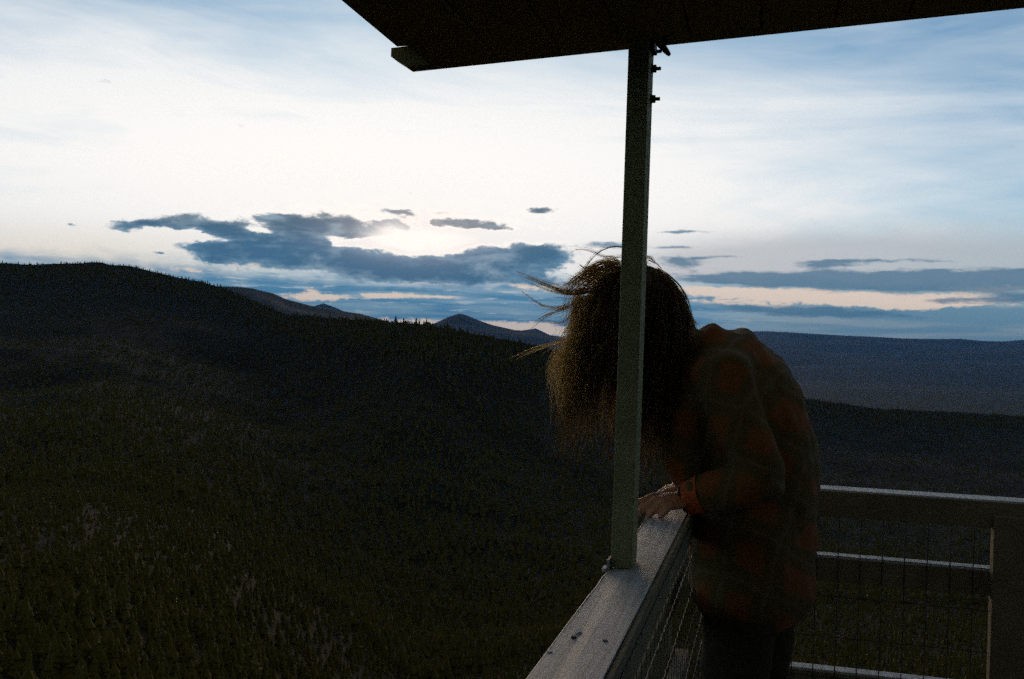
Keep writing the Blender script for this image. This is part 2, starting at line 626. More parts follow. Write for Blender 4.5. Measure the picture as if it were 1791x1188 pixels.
ridge('hill', [(230, 640), (300, 505), (380, 500), (396, 500), (420, 501), (440, 503), (478, 512), (500, 522), (540, 533), (580, 541), (630, 548), (665, 558), (700, 570), (760, 592), (820, 640)],
      8500, 3800, 2600, m_far, 'wooded hill rising behind the nearer dark ridge', 26, 1.0, 4, taper=0.5)
ridge('mountain', [(640, 660), (740, 574), (765, 563), (785, 554), (803, 548), (815, 550.5), (835, 559), (860, 568), (900, 577), (935, 579), (950, 584), (1000, 592), (1100, 604), (1200, 640)],
      17000, 5200, 4000, m_far, 'small cone shaped peak beyond the wooded ridge', 30, 1.0, 8, taper=0.6)
ridge('mountain', [(520, 620), (545, 536), (566, 530), (585, 537), (640, 560), (760, 590), (900, 580), (937, 574), (950, 580), (1000, 605), (1060, 640)],
      25000, 5000, 4000, m_far, 'far blue peaks just showing over the nearer hills', 30, 1.0, 18, taper=0.6)
ridge('mountain_range', [(900, 625), (1000, 606), (1100, 592), (1200, 584), (1293, 580), (1339, 579), (1409, 583), (1486, 588), (1563, 592), (1620, 593.5), (1679, 593), (1720, 597), (1756, 598), (1791, 595), (1850, 596), (2100, 600), (2500, 625)],
      33000, 20000, 5000, m_far, 'long blue mountain range across the far side of the valley', 240, 1.25, 30, taper=4.0)

bm = bmesh.new()
L = 39500
bmesh.ops.create_grid(bm, x_segments=40, y_segments=40, size=L)
for q in bm.verts:
    q.co.z = VALLEY
obj('ground', bm, m_valley, kind='structure', label='flat dark valley floor far below')

# air
bm = bmesh.new()
bmesh.ops.create_cube(bm, size=1.0)
for q in bm.verts:
    q.co = (q.co.x * 82000, q.co.y * 82000, VALLEY - 20 if q.co.z < 0 else 1150.0)
mh = bpy.data.materials.new('air')
mh.use_nodes = True
mh.node_tree.nodes.clear()
o_ = mh.node_tree.nodes.new('ShaderNodeOutputMaterial')
pv = mh.node_tree.nodes.new('ShaderNodeVolumePrincipled')
pv.inputs['Color'].default_value = (0.17, 0.48, 1.0, 1)
pv.inputs['Density'].default_value = 1.6e-5
mh.node_tree.links.new(pv.outputs[0], o_.inputs['Volume'])
obj('haze', bm, mh, kind='stuff')

# ------------------------------------------------------------------ forest
m_pine = mat('pine_needles', (0.076, 0.060, 0.006), 0.9, (0.088, 0.067, 0.008), 0.3, spec=0.1)
m_bark = mat('pine_bark', (0.05, 0.035, 0.025), 0.95, (0.09, 0.065, 0.05), 2.0, 0.4)


def conifer(seg, tiers, rnd):
    vs, fs = [], []
    for k in range(tiers):
        zb = 0.10 + 0.80 * k / tiers
        zt = min(1.0, zb + 0.9 / tiers + 0.14)
        rr = 0.24 * (1 - k / tiers * 0.85)
        b = len(vs)
        vs.append((0, 0, zt))
        off = rnd.random() * 6
        for j in range(seg):
            a = 2 * PI * j / seg + off
            q = rr * (0.45 + 0.95 * rnd.random())
            vs.append((q * math.cos(a), q * math.sin(a), zb + 0.05 * (rnd.random() - 0.5)))
        for j in range(seg):
            fs.append((b, b + 1 + j, b + 1 + (j + 1) % seg))
    return np.array(vs), np.array(fs)


def scatter(az_t, r_t, h_t, protos):
    z_t = near_z(az_t, r_t)
    nt = len(az_t)
    VV, FF, nb = [], [], 0
    for k, (pvs, pfs) in enumerate(protos):
        idx = np.where(np.arange(nt) % len(protos) == k)[0]
        rot = rng.uniform(0, 2 * PI, len(idx))
        c, s_ = np.cos(rot)[:, None], np.sin(rot)[:, None]
        w = (h_t[idx] * rng.uniform(0.8, 1.35, len(idx)))[:, None]
        X = (pvs[:, 0] * c - pvs[:, 1] * s_) * w + (r_t[idx] * np.sin(np.radians(az_t[idx])))[:, None]
        Y = (pvs[:, 0] * s_ + pvs[:, 1] * c) * w + (r_t[idx] * np.cos(np.radians(az_t[idx])))[:, None]
        Z = pvs[:, 2] * h_t[idx][:, None] + z_t[idx][:, None] - 0.5
        VV.append(np.stack([X, Y, Z], -1).reshape(-1, 3))
        FF.append((pfs[None] + (np.arange(len(idx)) * len(pvs))[:, None, None] + nb).reshape(-1, 3))
        nb += len(idx) * len(pvs)
    return np.concatenate(VV), np.concatenate(FF)


nt = 40000
az_t = rng.uniform(-33, 33, nt)
tt = np.where(rng.random(nt) < 0.34, 1.0 - np.abs(rng.normal(0, 0.035, nt)), np.exp(rng.uniform(math.log(0.2), 0, nt)))
tt = np.clip(tt, 0.18, 1.004)
v1, f1 = scatter(az_t, tt * near_R(az_t), rng.uniform(4.5, 9.5, nt) * np.where(rng.random(nt) < 0.06, 1.35, 1.0), [conifer(5, 3, random) for _ in range(6)])
nt = 27000
az_t = rng.uniform(-40, 40, nt)
r_t = np.sqrt(rng.uniform(30.0 ** 2, 660.0 ** 2, nt))
r_t[:4000] = np.sqrt(rng.uniform(34.0 ** 2, 230.0 ** 2, 4000))
v2, f2 = scatter(az_t, r_t, rng.uniform(1.8, 5.2, nt), [conifer(7, 6, random) for _ in range(12)])
obj('forest', pydata('forest', np.concatenate([v1, v2]), np.concatenate([f1, f2 + len(v1)])), m_pine, kind='stuff', label='dark conifer forest covering the slopes below the lookout', cat='forest')

# single pines one can pick out along the crest
crowns = []
for k in range(5):
    vs, fs = conifer(7, 5, random)
    crowns.append(pydata('crown', vs, fs))
    crowns[-1].materials.append(m_pine)
bm = bmesh.new()
cyl(bm, (0, 0, -0.06), (0, 0, 0.4), 0.022, 0.014, 6)
trunk_me = bpy.data.meshes.new('trunk')
bm.to_mesh(trunk_me)
bm.free()
trunk_me.materials.append(m_bark)
spots = [(692, 1.5), (706, 1.15), (712, 1.0), (719, 0.9), (727, 1.0), (734, 1.1), (741, 0.9), (746, 1.3), (757, 0.85), (770, 0.7), (640, 0.9), (610, 0.8), (560, 0.8), (530, 0.85), (655, .8), (668, .9)]
spots += [(px, 0.75 + 0.45 * random.random()) for px in (236, 248, 262, 275, 290, 303, 317, 330, 341, 352, 356, 366, 380, 392, 404)]
nz_tree = 0
for px, hs in spots:
    py = np.interp(px, [q[0] for q in NEAR], [q[1] for q in NEAR])
    a, e_ = azel(px, py)
    R = float(near_R(a))
    hgt = (10.5 if px > 500 else 10.0) * hs
    z = float(near_z(np.array([a]), np.array([R * 0.998]))[0])
    t = empty('pine_tree', (R * 0.998 * math.sin(math.radians(a)), R * 0.998 * math.cos(math.radians(a)), z),
              {692: 'tallest dark pine, at the left end of the clump before the cone shaped peak',
               746: 'tall slim pine at the right end of the clump nearest the cone shaped peak'}.get(
                  px, 'tiny dark pine on the low ridge just left of the cone shaped peak' if px > 680 else
                  'tiny dark pine on the middle skyline below the rounded wooded hill' if px > 500 else
                  'tiny dark pine on the falling skyline of the high left slope'),
              'tree', 'pines on the low ridge by the cone peak' if px > 680 else 'pines on the middle skyline' if px > 500 else 'pines on the left skyline')
    w = hgt * random.uniform(0.75, 1.1)
    rz = random.uniform(0, 6)
    for nm, me in (('trunk', trunk_me), ('crown', crowns[nz_tree % 5])):
        o = bpy.data.objects.new(nm, me)
        C.objects.link(o)
        o.parent = t
        o.scale = (w, w, hgt)
        o.rotation_euler = (0, 0, rz)
    nz_tree += 1

# ------------------------------------------------------------------ lookout: deck, roof, post, railings
m_wood = mat('weathered_wood', (0.15, 0.118, 0.060), 0.9, (0.20, 0.158, 0.085), 9.0, 0.35, 40, stretch=(1, 1, 1))
m_soffit = mat('dark_soffit_wood', (0.23, 0.18, 0.06), 0.9, (0.25, 0.195, 0.066), 7.0, 0.3, 40)
m_post = mat('grey_green_paint', (0.32, 0.28, 0.12), 0.8, (0.24, 0.21, 0.09), 14.0, 0.25, 60, spec=0.25)
m_steel = mat('rusty_steel', (0.09, 0.06, 0.045), 0.6, (0.05, 0.04, 0.035), 60.0, 0.3, 200, metal=0.6)
m_wire = mat('galvanised_wire', (0.10, 0.09, 0.06), 0.7, (0.03, 0.026, 0.018), 60.0)


def rail_paint():
    m = bpy.data.materials.new('worn_white_paint')
    m.use_nodes = True
    k = NT(m.node_tree)
    b = m.node_tree.nodes['Principled BSDF']
    t = m.node_tree.nodes.new('ShaderNodeTexCoord')
    v = t.outputs['Object']
    # grain runs along the board
    r = m.node_tree.nodes.new('ShaderNodeVectorRotate')
    r.rotation_type = 'Z_AXIS'
    r.inputs['Angle'].default_value = RA
    m.node_tree.links.new(v, r.inputs['Vector'])
    g = k.vmath('MULTIPLY', r.outputs[0], (110, 4, 30))
    gn, _ = k.noise(g, 1.0, 5.0, 0.6, 0.3)
    st, _ = k.noise(r.outputs[0], 7.0, 6.0, 0.65)
    sp, _ = k.noise(r.outputs[0], 90.0, 3.0, 0.6)
    c = k.mix(k.smooth(gn, 0.38, 0.66), (0.52, 0.50, 0.46), (0.33, 0.315, 0.28))
    c = k.mix(k.smooth(st, 0.40, 0.72, 0, 0.6), c, (0.28, 0.265, 0.23))
    c = k.mix(k.smooth(sp, 0.60, 0.72, 0, 0.55), c, (0.16, 0.145, 0.12))
    m.node_tree.links.new(c, b.inputs['Base Color'])
    b.inputs['Roughness'].default_value = 0.58
    b.inputs['Specular IOR Level'].default_value = 0.5
    bp = m.node_tree.nodes.new('ShaderNodeBump')
    bp.inputs['Strength'].default_value = 0.2
    bp.inputs['Distance'].default_value = 0.0015
    m.node_tree.links.new(k.math('ADD', gn, k.math('MULTIPLY', sp, 0.6)), bp.inputs['Height'])
    m.node_tree.links.new(bp.outputs[0], b.inputs['Normal'])
    return m


m_rail = rail_paint()

A0, A1 = -0.2536, -0.1705          # left railing's cap, outer and inner edge
S0, S1 = 2.985, 3.075              # right railing's cap, inner and outer edge
ZC = EYE - 0.376

# deck
deck = empty('deck', RP(1.0, 1.0, 0.0))
tag(deck, 'timber walkway deck of the lookout', kind='structure')
me0 = None
for k in range(18):
    a = A0 + 0.012 + k * 0.142
    bm = bmesh.new()
    box(bm, -1.5, 3.08, a, a + 0.137, -0.04, 0.0 + 0.002 * math.sin(k * 2.1), bev=0.003)
    obj('plank', bm, m_wood, deck)
for s_, a_ in ((-1.3, -0.12), (2.9, -0.12), (-1.3, 2.1), (2.9, 2.1)):
    bm = bmesh.new()
    box(bm, s_ - .1, s_ + .1, a_ - .1, a_ + .1, -16.5, -0.045)
    obj('leg', bm, m_wood, deck)

# roof: nearly flat, rising away from the low eave
SL = 0.0643
SB = 1.728
zf = lambda a: SL * (a + 0.663)
B = EYE + 0.510                      # underside of the plank soffit at a = -0.663
roof = empty('roof', RP(0.3, 0.4, B + 0.05), 'dark timber roof overhang of the lookout seen from below', 'roof')
aL = -0.6185
k = 0
while aL < 2.2:
    wd = 0.1165 + random.uniform(-0.004, 0.004) if k else 0.128
    bm = bmesh.new()
    e0 = SB + random.uniform(-0.0015, 0.0015)
    # plank with chamfered long edges (tongue and groove), end flush with the gable
    ch = 0.0045
    prof = [(aL + ch * .8, 0.0), (aL + wd - ch * .8, 0.0), (aL + wd - 0.0004, ch), (aL + wd - 0.0004, 0.020), (aL + 0.0004, 0.020), (aL + 0.0004, ch)]
    dz = -0.0022 if k == 0 else random.uniform(-0.0006, 0.0006)
    fr = [bm.verts.new(RP(e0, a, B + zf(a) + z + dz)) for a, z in prof]
    bk = [bm.verts.new(RP(-1.6, a, B + zf(a) + z + dz)) for a, z in prof]
    bm.faces.new(fr)
    bm.faces.new(list(reversed(bk)))
    for i in range(6):
        j = (i + 1) % 6
        bm.faces.new((fr[i], bk[i], bk[j], fr[j]))
    bmesh.ops.recalc_face_normals(bm, faces=bm.faces)
    obj('plank', bm, m_soffit, roof)
    aL += wd
    k += 1
# splintered drip strip under the first planks
bm = bmesh.new()
xs = np.linspace(-0.6165, -0.535, 34)
top = [bm.verts.new(RP(SB + .003, a, B + zf(a) + 0.012)) for a in xs]
bot = [bm.verts.new(RP(SB + .003, a, B + zf(a) - 0.0024 * (0.3 + random.random()) * (1.25 - (a + 0.6165) / 0.075))) for a in xs]
for i in range(len(xs) - 1):
    bm.faces.new((top[i], top[i + 1], bot[i + 1], bot[i]))
r_ = bmesh.ops.extrude_face_region(bm, geom=bm.faces[:])
for g in r_['geom']:
    if isinstance(g, bmesh.types.BMVert):
        g.co += Vector(RU * 0.006)
obj('drip_strip', bm, m_soffit, roof)
# gable board with the cut end that sticks out past the eave
bm = bmesh.new()
prof = [(-0.6955, 0.0385), (-0.6955, 0.0225), (-0.6635, 0.0), (2.2, 0.0), (2.2, 0.0385 + 0.05), (-0.66, 0.0385 + 0.05), (-0.66, 0.0385)]
f0 = [bm.verts.new(RP(SB + .0015, a, B + zf(a) + z)) for a, z in prof]
f1 = [bm.verts.new(RP(SB + 0.036, a, B + zf(a) + z)) for a, z in prof]
# fascia stands behind the plank ends, a hair higher than their underside
for q in f0 + f1:
    q.co.z += 0.0008
bm.faces.new(f0)
bm.faces.new(list(reversed(f1)))
for i in range(len(prof)):
    j = (i + 1) % len(prof)
    bm.faces.new((f0[i], f1[i], f1[j], f0[j]))
bmesh.ops.recalc_face_normals(bm, faces=bm.faces)
obj('gable_board', bm, m_soffit, roof)
bm = bmesh.new()
box(bm, -1.6, SB - .001, -0.683, -0.645, B + 0.0385, B + 0.125)
obj('eave_board', bm, m_soffit, roof)
bm = bmesh.new()
box(bm, -1.62, SB + 0.045, -0.70, 2.23, B + 0.127, B + 0.145, zfun=lambda a: zf(a) if a > 0 else 0.0)
obj('roofing', bm, m_steel, roof)
bm = bmesh.new()
box(bm, -1.6, SB - .001, -0.644, 2.19, B + 0.022, B + 0.120, zfun=lambda a: zf(a))
obj('rafter_deck', bm, m_soffit, roof)

# post carrying the roof
PA0, PA1, PS0, PS1 = -0.2505, -0.2140, 1.728 - .012, 1.728 + 0.056
post = empty('roof_post', RP(1.75, -0.232, ZC), 'grey painted wooden post standing on the white rail under the roof', 'post')
bm = bmesh.new()
box(bm, PS0, PS1, PA0, PA1, ZC + 0.0005, B + zf(-.23) + 0.0, bev=0.0022)
obj('shaft', bm, m_post, post)
for py, px in ((90.5, 1139), (120.5, 1139), (173.5, 1138)):
    aa, zz = rayS(px, py, 1.762)
    bm = bmesh.new()
    c0 = RP(1.762, PA1, zz)
    nn = Vector(RN)
    cyl(bm, c0 - nn * 0.002, c0 + nn * 0.0018, 0.0088, seg=16)
    cyl(bm, c0 + nn * 0.0019, c0 + nn * 0.0078, 0.0072, seg=6)
    b_ = obj('bolt', bm, m_steel, post)
    bm = bmesh.new()
    cyl(bm, c0 + nn * 0.0076, c0 + nn * 0.0160, 0.0033, seg=10)
    obj('shank', bm, m_steel, b_)
    bm = bmesh.new()
    d0 = RP(1.762, PA0, zz)
    cyl(bm, d0 + nn * 0.002, d0 - nn * 0.003, 0.0060, seg=6)
    obj('bolt_head', bm, m_steel, post)
bm = bmesh.new()
zt = B + zf(-.2)
box(bm, PS0 + 0.004, PS0 + 0.040, PA1 + 0.0003, PA1 + 0.0085, zt - 0.016, zt - 0.0008, bev=0.001)
obj('top_bracket', bm, m_steel, post)
# angle bracket at the foot, outer side
bm = bmesh.new()
box(bm, 1.70, 1.74, PA0 - 0.0045, PA0 - 0.0005, ZC - 0.012, ZC + 0.016)
box(bm, 1.695, 1.725, PA0 - 0.012, PA0 - 0.0046, ZC - 0.004, ZC + 0.0015)
obj('foot_bracket', bm, m_rail, post)

# hasp dangling from the roof next to the post
p_top = Vector(at(1152, 70, 1.66))
p_hole = Vector(at(1155.5, 78, 1.66))
p_end = Vector(at(1172, 97.5, 1.66))
hasp = empty('hasp', p_top, 'small metal hasp dangling from the roof edge beside the post', 'latch')
axis = (p_end - p_hole).normalized()
side = axis.cross(Vector((0, 1, 0))).normalized()
dep = axis.cross(side)
Lh = (p_end - p_hole).length


def slab(bm, outer, inner, th):
    n = len(outer)
    fr, bk = [], []
    for d, L_ in ((-th / 2, fr), (th / 2, bk)):
        for ring_ in (outer, inner):
            L_.append([bm.verts.new(p_hole + axis * x + side * y + dep * d) for x, y in ring_])
    for i in range(n):
        j = (i + 1) % n
        bm.faces.new((fr[0][i], fr[0][j], fr[1][j], fr[1][i]))
        bm.faces.new((bk[0][j], bk[0][i], bk[1][i], bk[1][j]))
        bm.faces.new((fr[0][j], fr[0][i], bk[0][i], bk[0][j]))
        bm.faces.new((fr[1][i], fr[1][j], bk[1][j], bk[1][i]))


outer, inner = [], []
for i in range(28):
    th = 2 * PI * i / 28
    x, y = math.cos(th), math.sin(th)
    ox = 0.0062 * x if x < 0 else Lh * x ** 0.8
    wy = 0.0062 * (abs(y) ** 0.55) * math.copysign(1, y)
    wy *= 1.0 - 0.30 * max(0, ox) / Lh
    outer.append((ox, wy))
    inner.append((0.0021 * x, 0.0021 * y))
bm = bmesh.new()
slab(bm, outer, inner, 0.0025)
bmesh.ops.recalc_face_normals(bm, faces=bm.faces)
obj('hasp_bar', bm, m_steel, hasp)
bm = bmesh.new()
ringp = []
for i in range(13):
    th = PI * (-0.1 + 1.2 * i / 12)
    ringp.append(p_hole + Vector((0, 0, 0.004)) + Vector((math.cos(th) * 0.006, math.sin(th) * 0.0, 0.0)) * 1.0 + Vector((0, 0, 1)) * (abs(math.sin(th)) * 0.012 - 0.004))
tube(bm, ringp, [0.0014] * 13, 8, cap=False)
obj('staple', bm, m_steel, hasp)
q1 = Vector(at(1165.5, 62, 1.70))
q2 = Vector(at(1166, 76, 1.70))
bm = bmesh.new()
cyl(bm, q1, q1.lerp(q2, .8), 0.0060, 0.0045, seg=10)
cyl(bm, q1.lerp(q2, .79), q2, 0.0030, seg=6)
obj('screw', bm, m_steel, roof, label='screw head below the soffit beside the hasp')

# left railing
rl = empty('railing', RP(0.8, -0.21, 0.0), 'weathered white rail running away under the post, a hand resting on it', 'railing', 'deck railings')
bm = bmesh.new()
vs_ = box(bm, -1.5, S1 - 0.0, A0, A1, ZC - 0.038, ZC)
lim = [e for e in bm.edges if all(abs(v_.co.x * RN[0] + v_.co.y * RN[1] - A0) < 1e-4 and v_.co.z > ZC - .001 for v_ in e.verts)]
bmesh.ops.bevel(bm, geom=lim, offset=0.0016, segments=2, profile=0.6, affect='EDGES')
cap_ = obj('cap_board', bm, m_rail, rl)
# worn edges: subdivide the outer edge and chip it
bmx = bmesh.new()
bmx.from_mesh(cap_.data)
off = Vector(cap_.location) + Vector(rl.location)
for _ in range(6):
    es = [e for e in bmx.edges if e.calc_length() > 0.05]
    if not es:
        break
    bmesh.ops.subdivide_edges(bmx, edges=es, cuts=1)
for v_ in bmx.verts:
    w = v_.co + off
    a = w.x * RN[0] + w.y * RN[1]
    s_ = w.x * RU[0] + w.y * RU[1]
    if abs(a - A0) < 0.004:
        nchip = mnoise.fractal(Vector((s_ * 28, a * 9, 0)), 1, 2, 3)
        dv = max(0.0, nchip - 0.12) * 0.008
        v_.co += Vector(RN) * (dv if a < -0.2 else -dv) - Vector((0, 0, 1)) * (dv * .6 if w.z > ZC - .01 else 0)
bmx.to_mesh(cap_.data)
bmx.free()
bm = bmesh.new()
box(bm, -1.5, S0 - 0.016, A1 + 0.0005, A1 + 0.010, ZC - 0.07, ZC - 0.0025, bev=0.002)
obj('batten', bm, m_wood, rl)
# two sunk bolt heads in the cap
m_hole = mat('dark_bolt', (0.02, 0.016, 0.012), 0.7, (0.05, 0.03, 0.02), 80)
for px, py in ((1003.5, 1114), (1058.5, 1121)):
    d = ray(px, py)
    h = d * (-0.376 / d[2])
    c = Vector((h[0], h[1], ZC))
    bm = bmesh.new()
    cyl(bm, c - Vector((0, 0, .004)), c + Vector((0, 0, 0.0012)), 0.0044, 0.0032, 12)
    b_ = obj('bolt', bm, m_hole, cap_)
# paint chips lifting beside the bolt and along the edge
m_chip = mat('chalk_paint', (0.62, 0.61, 0.58), 0.7, (0.5, 0.49, 0.46), 60)
for px, py, r in ((1014, 1104, .0045), (1009, 1107, .003), (961, 1140, .004)):
    d = ray(px, py)
    h = d * (-0.376 / d[2])
    bm = bmesh.new()
    n = 9
    pts = [Vector((h[0], h[1], ZC)) + Vector(RU) * (r * 1.3 * random.uniform(.6, 1.1) * math.sin(2 * PI * i / n)) + Vector(RN) * (r * random.uniform(.5, 1.1) * math.cos(2 * PI * i / n)) for i in range(n)]
    lo = [bm.verts.new(p - Vector((0, 0, .001))) for p in pts]
    hi = [bm.verts.new(p + Vector((0, 0, random.uniform(.0004, .0009)))) for p in pts]
    bm.faces.new(hi)
    bm.faces.new(list(reversed(lo)))
    for i in range(n):
        bm.faces.new((lo[i], lo[(i + 1) % n], hi[(i + 1) % n], hi[i]))
    bmesh.ops.recalc_face_normals(bm, faces=bm.faces)
    obj('paint_flake', bm, m_chip, cap_)
for z in (0.88, 0.55):
    bm = bmesh.new()
    box(bm, -1.5, S1, A0 + 0.012, A1 - 0.030, z - 0.07, z, bev=0.003)
    obj('rail', bm, m_wood, rl)
for s_ in (-1.4, 0.15, 2.99):
    bm = bmesh.new()
    box(bm, s_, s_ + 0.085, A0 - 0.045, A0 - 0.002, -0.2, ZC - 0.039, bev=0.003)
    obj('baluster', bm, m_wood, rl)


def wire_pts(p0, p1, n, amp, per):
    p0, p1 = Vector(p0), Vector(p1)
    d = (p1 - p0).normalized()
    x = d.cross(Vector((0.3, 0.2, 0.9))).normalized()
    y = d.cross(x)
    L = (p1 - p0).length
    return [p0.lerp(p1, i / n) + x * (amp * math.cos(2 * PI * i / n * L / per)) + y * (amp * math.sin(2 * PI * i / n * L / per)) for i in range(n + 1)]


AM = A1 + 0.012
# wires of the left panel: heights found where the photo shows the two glinting strands
zz1 = rayS(1160, 1025, float(1.75))[1]
bm = bmesh.new()
hz = []
for px, py in ((1160, 1025), (1163, 1100), (1166, 1172)):
    d = ray(px, py)
    x = d * (AM / (d @ RN))
    hz.append(x[2] + EYE)
step = (hz[0] - hz[1])
zs = [hz[0], hz[1], hz[2]]
z = hz[2] - step
while z > 0.08:
    zs.append(z)
    z -= step
for z in zs:
    tube(bm, wire_pts(RP(0.2, AM, z), RP(2.97, AM, z), 150, 0.0012, 0.05), [0.0012] * 151, 5, cap=False)
s_ = 0.22
while s_ < 2.96:
    tube(bm, [RP(s_, AM - 0.003, 0.06), RP(s_, AM - 0.003, ZC - 0.04)], [0.0007] * 2, 5, cap=False)
    s_ += 0.0585
obj('wire_mesh', bm, m_wire, rl, kind='stuff')

# right railing
rr = empty('railing', RP(3.03, 0.9, 0.0), 'thin pale rail with wire mesh crossing behind the person', 'railing', 'deck railings')
bm = bmesh.new()
box(bm, S0, S1, A1 + 0.002, 2.25, ZC - 0.038, ZC, bev=0.002)
obj('cap_board', bm, m_rail, rr)
# bare batten, darker than the cap, along its inner face
bm = bmesh.new()
box(bm, S0 - 0.014, S0 - 0.002, A1 + 0.002, 2.25, ZC - 0.075, ZC - 0.003, bev=0.002)
obj('batten', bm, m_wood, rr)
for px, py, zz, dd in ((1442, 970, None, 0.06), (1418, 1166, None, 0.05)):
    a_, z_ = rayS(px, py, S0 + 0.03)
    bm = bmesh.new()
    box(bm, S0 + 0.012, S0 + 0.012 + dd, A1 + 0.07, 2.25, z_ - 0.04, z_, bev=0.003)
    obj('rail', bm, m_rail, rr)
    bm = bmesh.new()
    box(bm, S0 + 0.0005, S0 + 0.0105, A1 + 0.004, 2.25, z_ - 0.07, z_ - 0.003, bev=0.002)
    obj('batten', bm, m_wood, rr)
for a_ in (0.612, 1.55):
    bm = bmesh.new()
    box(bm, S0 - 0.032, S0 + 0.011, a_, a_ + 0.085, 0.0, ZC - 0.039, bev=0.003)
    obj('baluster', bm, m_wood, rr)
bm = bmesh.new()
a_ = A1 + 0.03
while a_ < 2.2:
    tube(bm, [RP(S0 - 0.004, a_, 0.06), RP(S0 - 0.004, a_, ZC - 0.04)], [0.0017] * 2, 5, cap=False)
    a_ += 0.0590
for k in range(9):
    z = 0.08 + k * 0.115
    tube(bm, wire_pts(RP(S0 - 0.0005, A1, z), RP(S0 - 0.0005, 2.2, z), 60, 0.0006, 0.06), [0.0011] * 61, 5, cap=False)
obj('wire_mesh', bm, mat('dull_wire', (0.07, 0.065, 0.055), 0.6, (0.04, 0.035, 0.03), 30, metal=0.7), rr, kind='stuff')


# the lookout cabin the walkway runs round (behind the camera)
m_cab = mat('brown_cabin_paint', (0.07, 0.05, 0.03), 0.85, (0.10, 0.075, 0.05), 5.0, 0.3, 40)
m_glass = mat('dark_glass', (0.02, 0.022, 0.025), 0.06, spec=0.5)
cab = empty('cabin', RP(-0.6, 2.0, 0.0), 'brown board sided lookout cabin inside the walkway', 'cabin')
CA, CS = 0.62, 0.75
for k in range(8):
    bm = bmesh.new()
    box(bm, -3.2, CS, CA, 4.0, 0.003 + k * 0.118, 0.003 + k * 0.118 + 0.114, bev=0.002)
    obj('board', bm, m_cab, cab)
bm = bmesh.new()
box(bm, -3.17, CS - 0.03, CA + 0.03, 3.97, 0.95, 1.86)
obj('window', bm, m_glass, cab)
for s_, a_ in [(CS - 0.04, a) for a in (CA, 1.4, 2.2, 3.0, 3.96)] + [(s, CA) for s in (-0.3, -1.3, -2.3, -3.2)]:
    bm = bmesh.new()
    box(bm, s_, s_ + 0.04, a_, a_ + 0.04, 0.947, 1.9, bev=0.002)
    obj('window_post', bm, m_cab, cab)

#PERSON
# ------------------------------------------------------------------ person leaning on the left railing
V = lambda px, py, Y: Vector(at(px, py, Y))
FAC = Vector((-0.86, 0.51, 0)).normalized()
LEF = Vector((-FAC.y, FAC.x, 0))
m_skin = mat('skin', (0.58, 0.27, 0.13), 0.5, (0.44, 0.18, 0.08), 30.0, 0.15, 200, spec=0.35)


def plaid():
    m = bpy.data.materials.new('plaid_flannel')
    m.use_nodes = True
    k = NT(m.node_tree)
    b = m.node_tree.nodes['Principled BSDF']
    t = m.node_tree.nodes.new('ShaderNodeTexCoord')
    _, wcol = k.noise(t.outputs['Object'], 5.0, 3.0, 0.5)
    v = k.vmath('ADD', t.outputs['Object'], k.vmath('MULTIPLY', k.vmath('SUBTRACT', wcol, (.5, .5, .5)), (0.055, 0.055, 0.055)))
    r = m.node_tree.nodes.new('ShaderNodeVectorRotate')
    r.rotation_type = 'EULER_XYZ'
    r.inputs['Rotation'].default_value = (0.25, -0.35, math.atan2(LEF.y, LEF.x))
    m.node_tree.links.new(v, r.inputs['Vector'])
    x, y, z = k.sep(r.outputs[0])

    def band(c, per, ph, w):
        q = k.math('FRACT', k.math('ADD', k.math('MULTIPLY', c, 1 / per), ph))
        return k.smooth(k.math('ABSOLUTE', k.math('SUBTRACT', q, 0.5)), w + 0.035, w - 0.045)
    P = 0.115
    bx = band(k.math('ADD', x, k.math('MULTIPLY', y, 0.6)), P, 0.1, 0.27)
    bz = band(z, P, 0.35, 0.27)
    both = k.math('MULTIPLY', bx, bz)
    one = k.math('ADD', k.math('MULTIPLY', bx, 0.25), k.math('MULTIPLY', bz, 0.25))
    lx = band(k.math('ADD', x, k.math('MULTIPLY', y, 0.6)), P, 0.6, 0.05)
    lz = band(z, P, 0.85, 0.05)
    c = k.mix(one, (0.110, 0.076, 0.020), (0.145, 0.074, 0.019))
    c = k.mix(both, c, (0.225, 0.074, 0.017))
    c = k.mix(k.math('MULTIPLY', k.math('MAXIMUM', lx, lz), 0.18), c, (0.30, 0.22, 0.15))
    n, _ = k.noise(t.outputs['Object'], 220.0, 3.0, 0.6)
    c = k.mix(k.math('MULTIPLY', n, 0.35), c, (0.03, 0.025, 0.02))
    m.node_tree.links.new(c, b.inputs['Base Color'])
    b.inputs['Roughness'].default_value = 0.95
    b.inputs['Specular IOR Level'].default_value = 0.1
    b.inputs['Sheen Weight'].default_value = 0.06
    b.inputs['Sheen Roughness'].default_value = 0.4
    bp = m.node_tree.nodes.new('ShaderNodeBump')
    bp.inputs['Strength'].default_value = 0.3
    bp.inputs['Distance'].default_value = 0.002
    m.node_tree.links.new(n, bp.inputs['Height'])
    m.node_tree.links.new(bp.outputs[0], b.inputs['Normal'])
    return m


m_shirt = plaid()
m_trouser = mat('dark_denim', (0.040, 0.030, 0.018), 0.9, (0.055, 0.042, 0.026), 40.0, 0.3, 300, spec=0.1)
m_boot = mat('brown_leather', (0.05, 0.03, 0.018), 0.6, (0.03, 0.02, 0.012), 20.0, 0.2, 80)

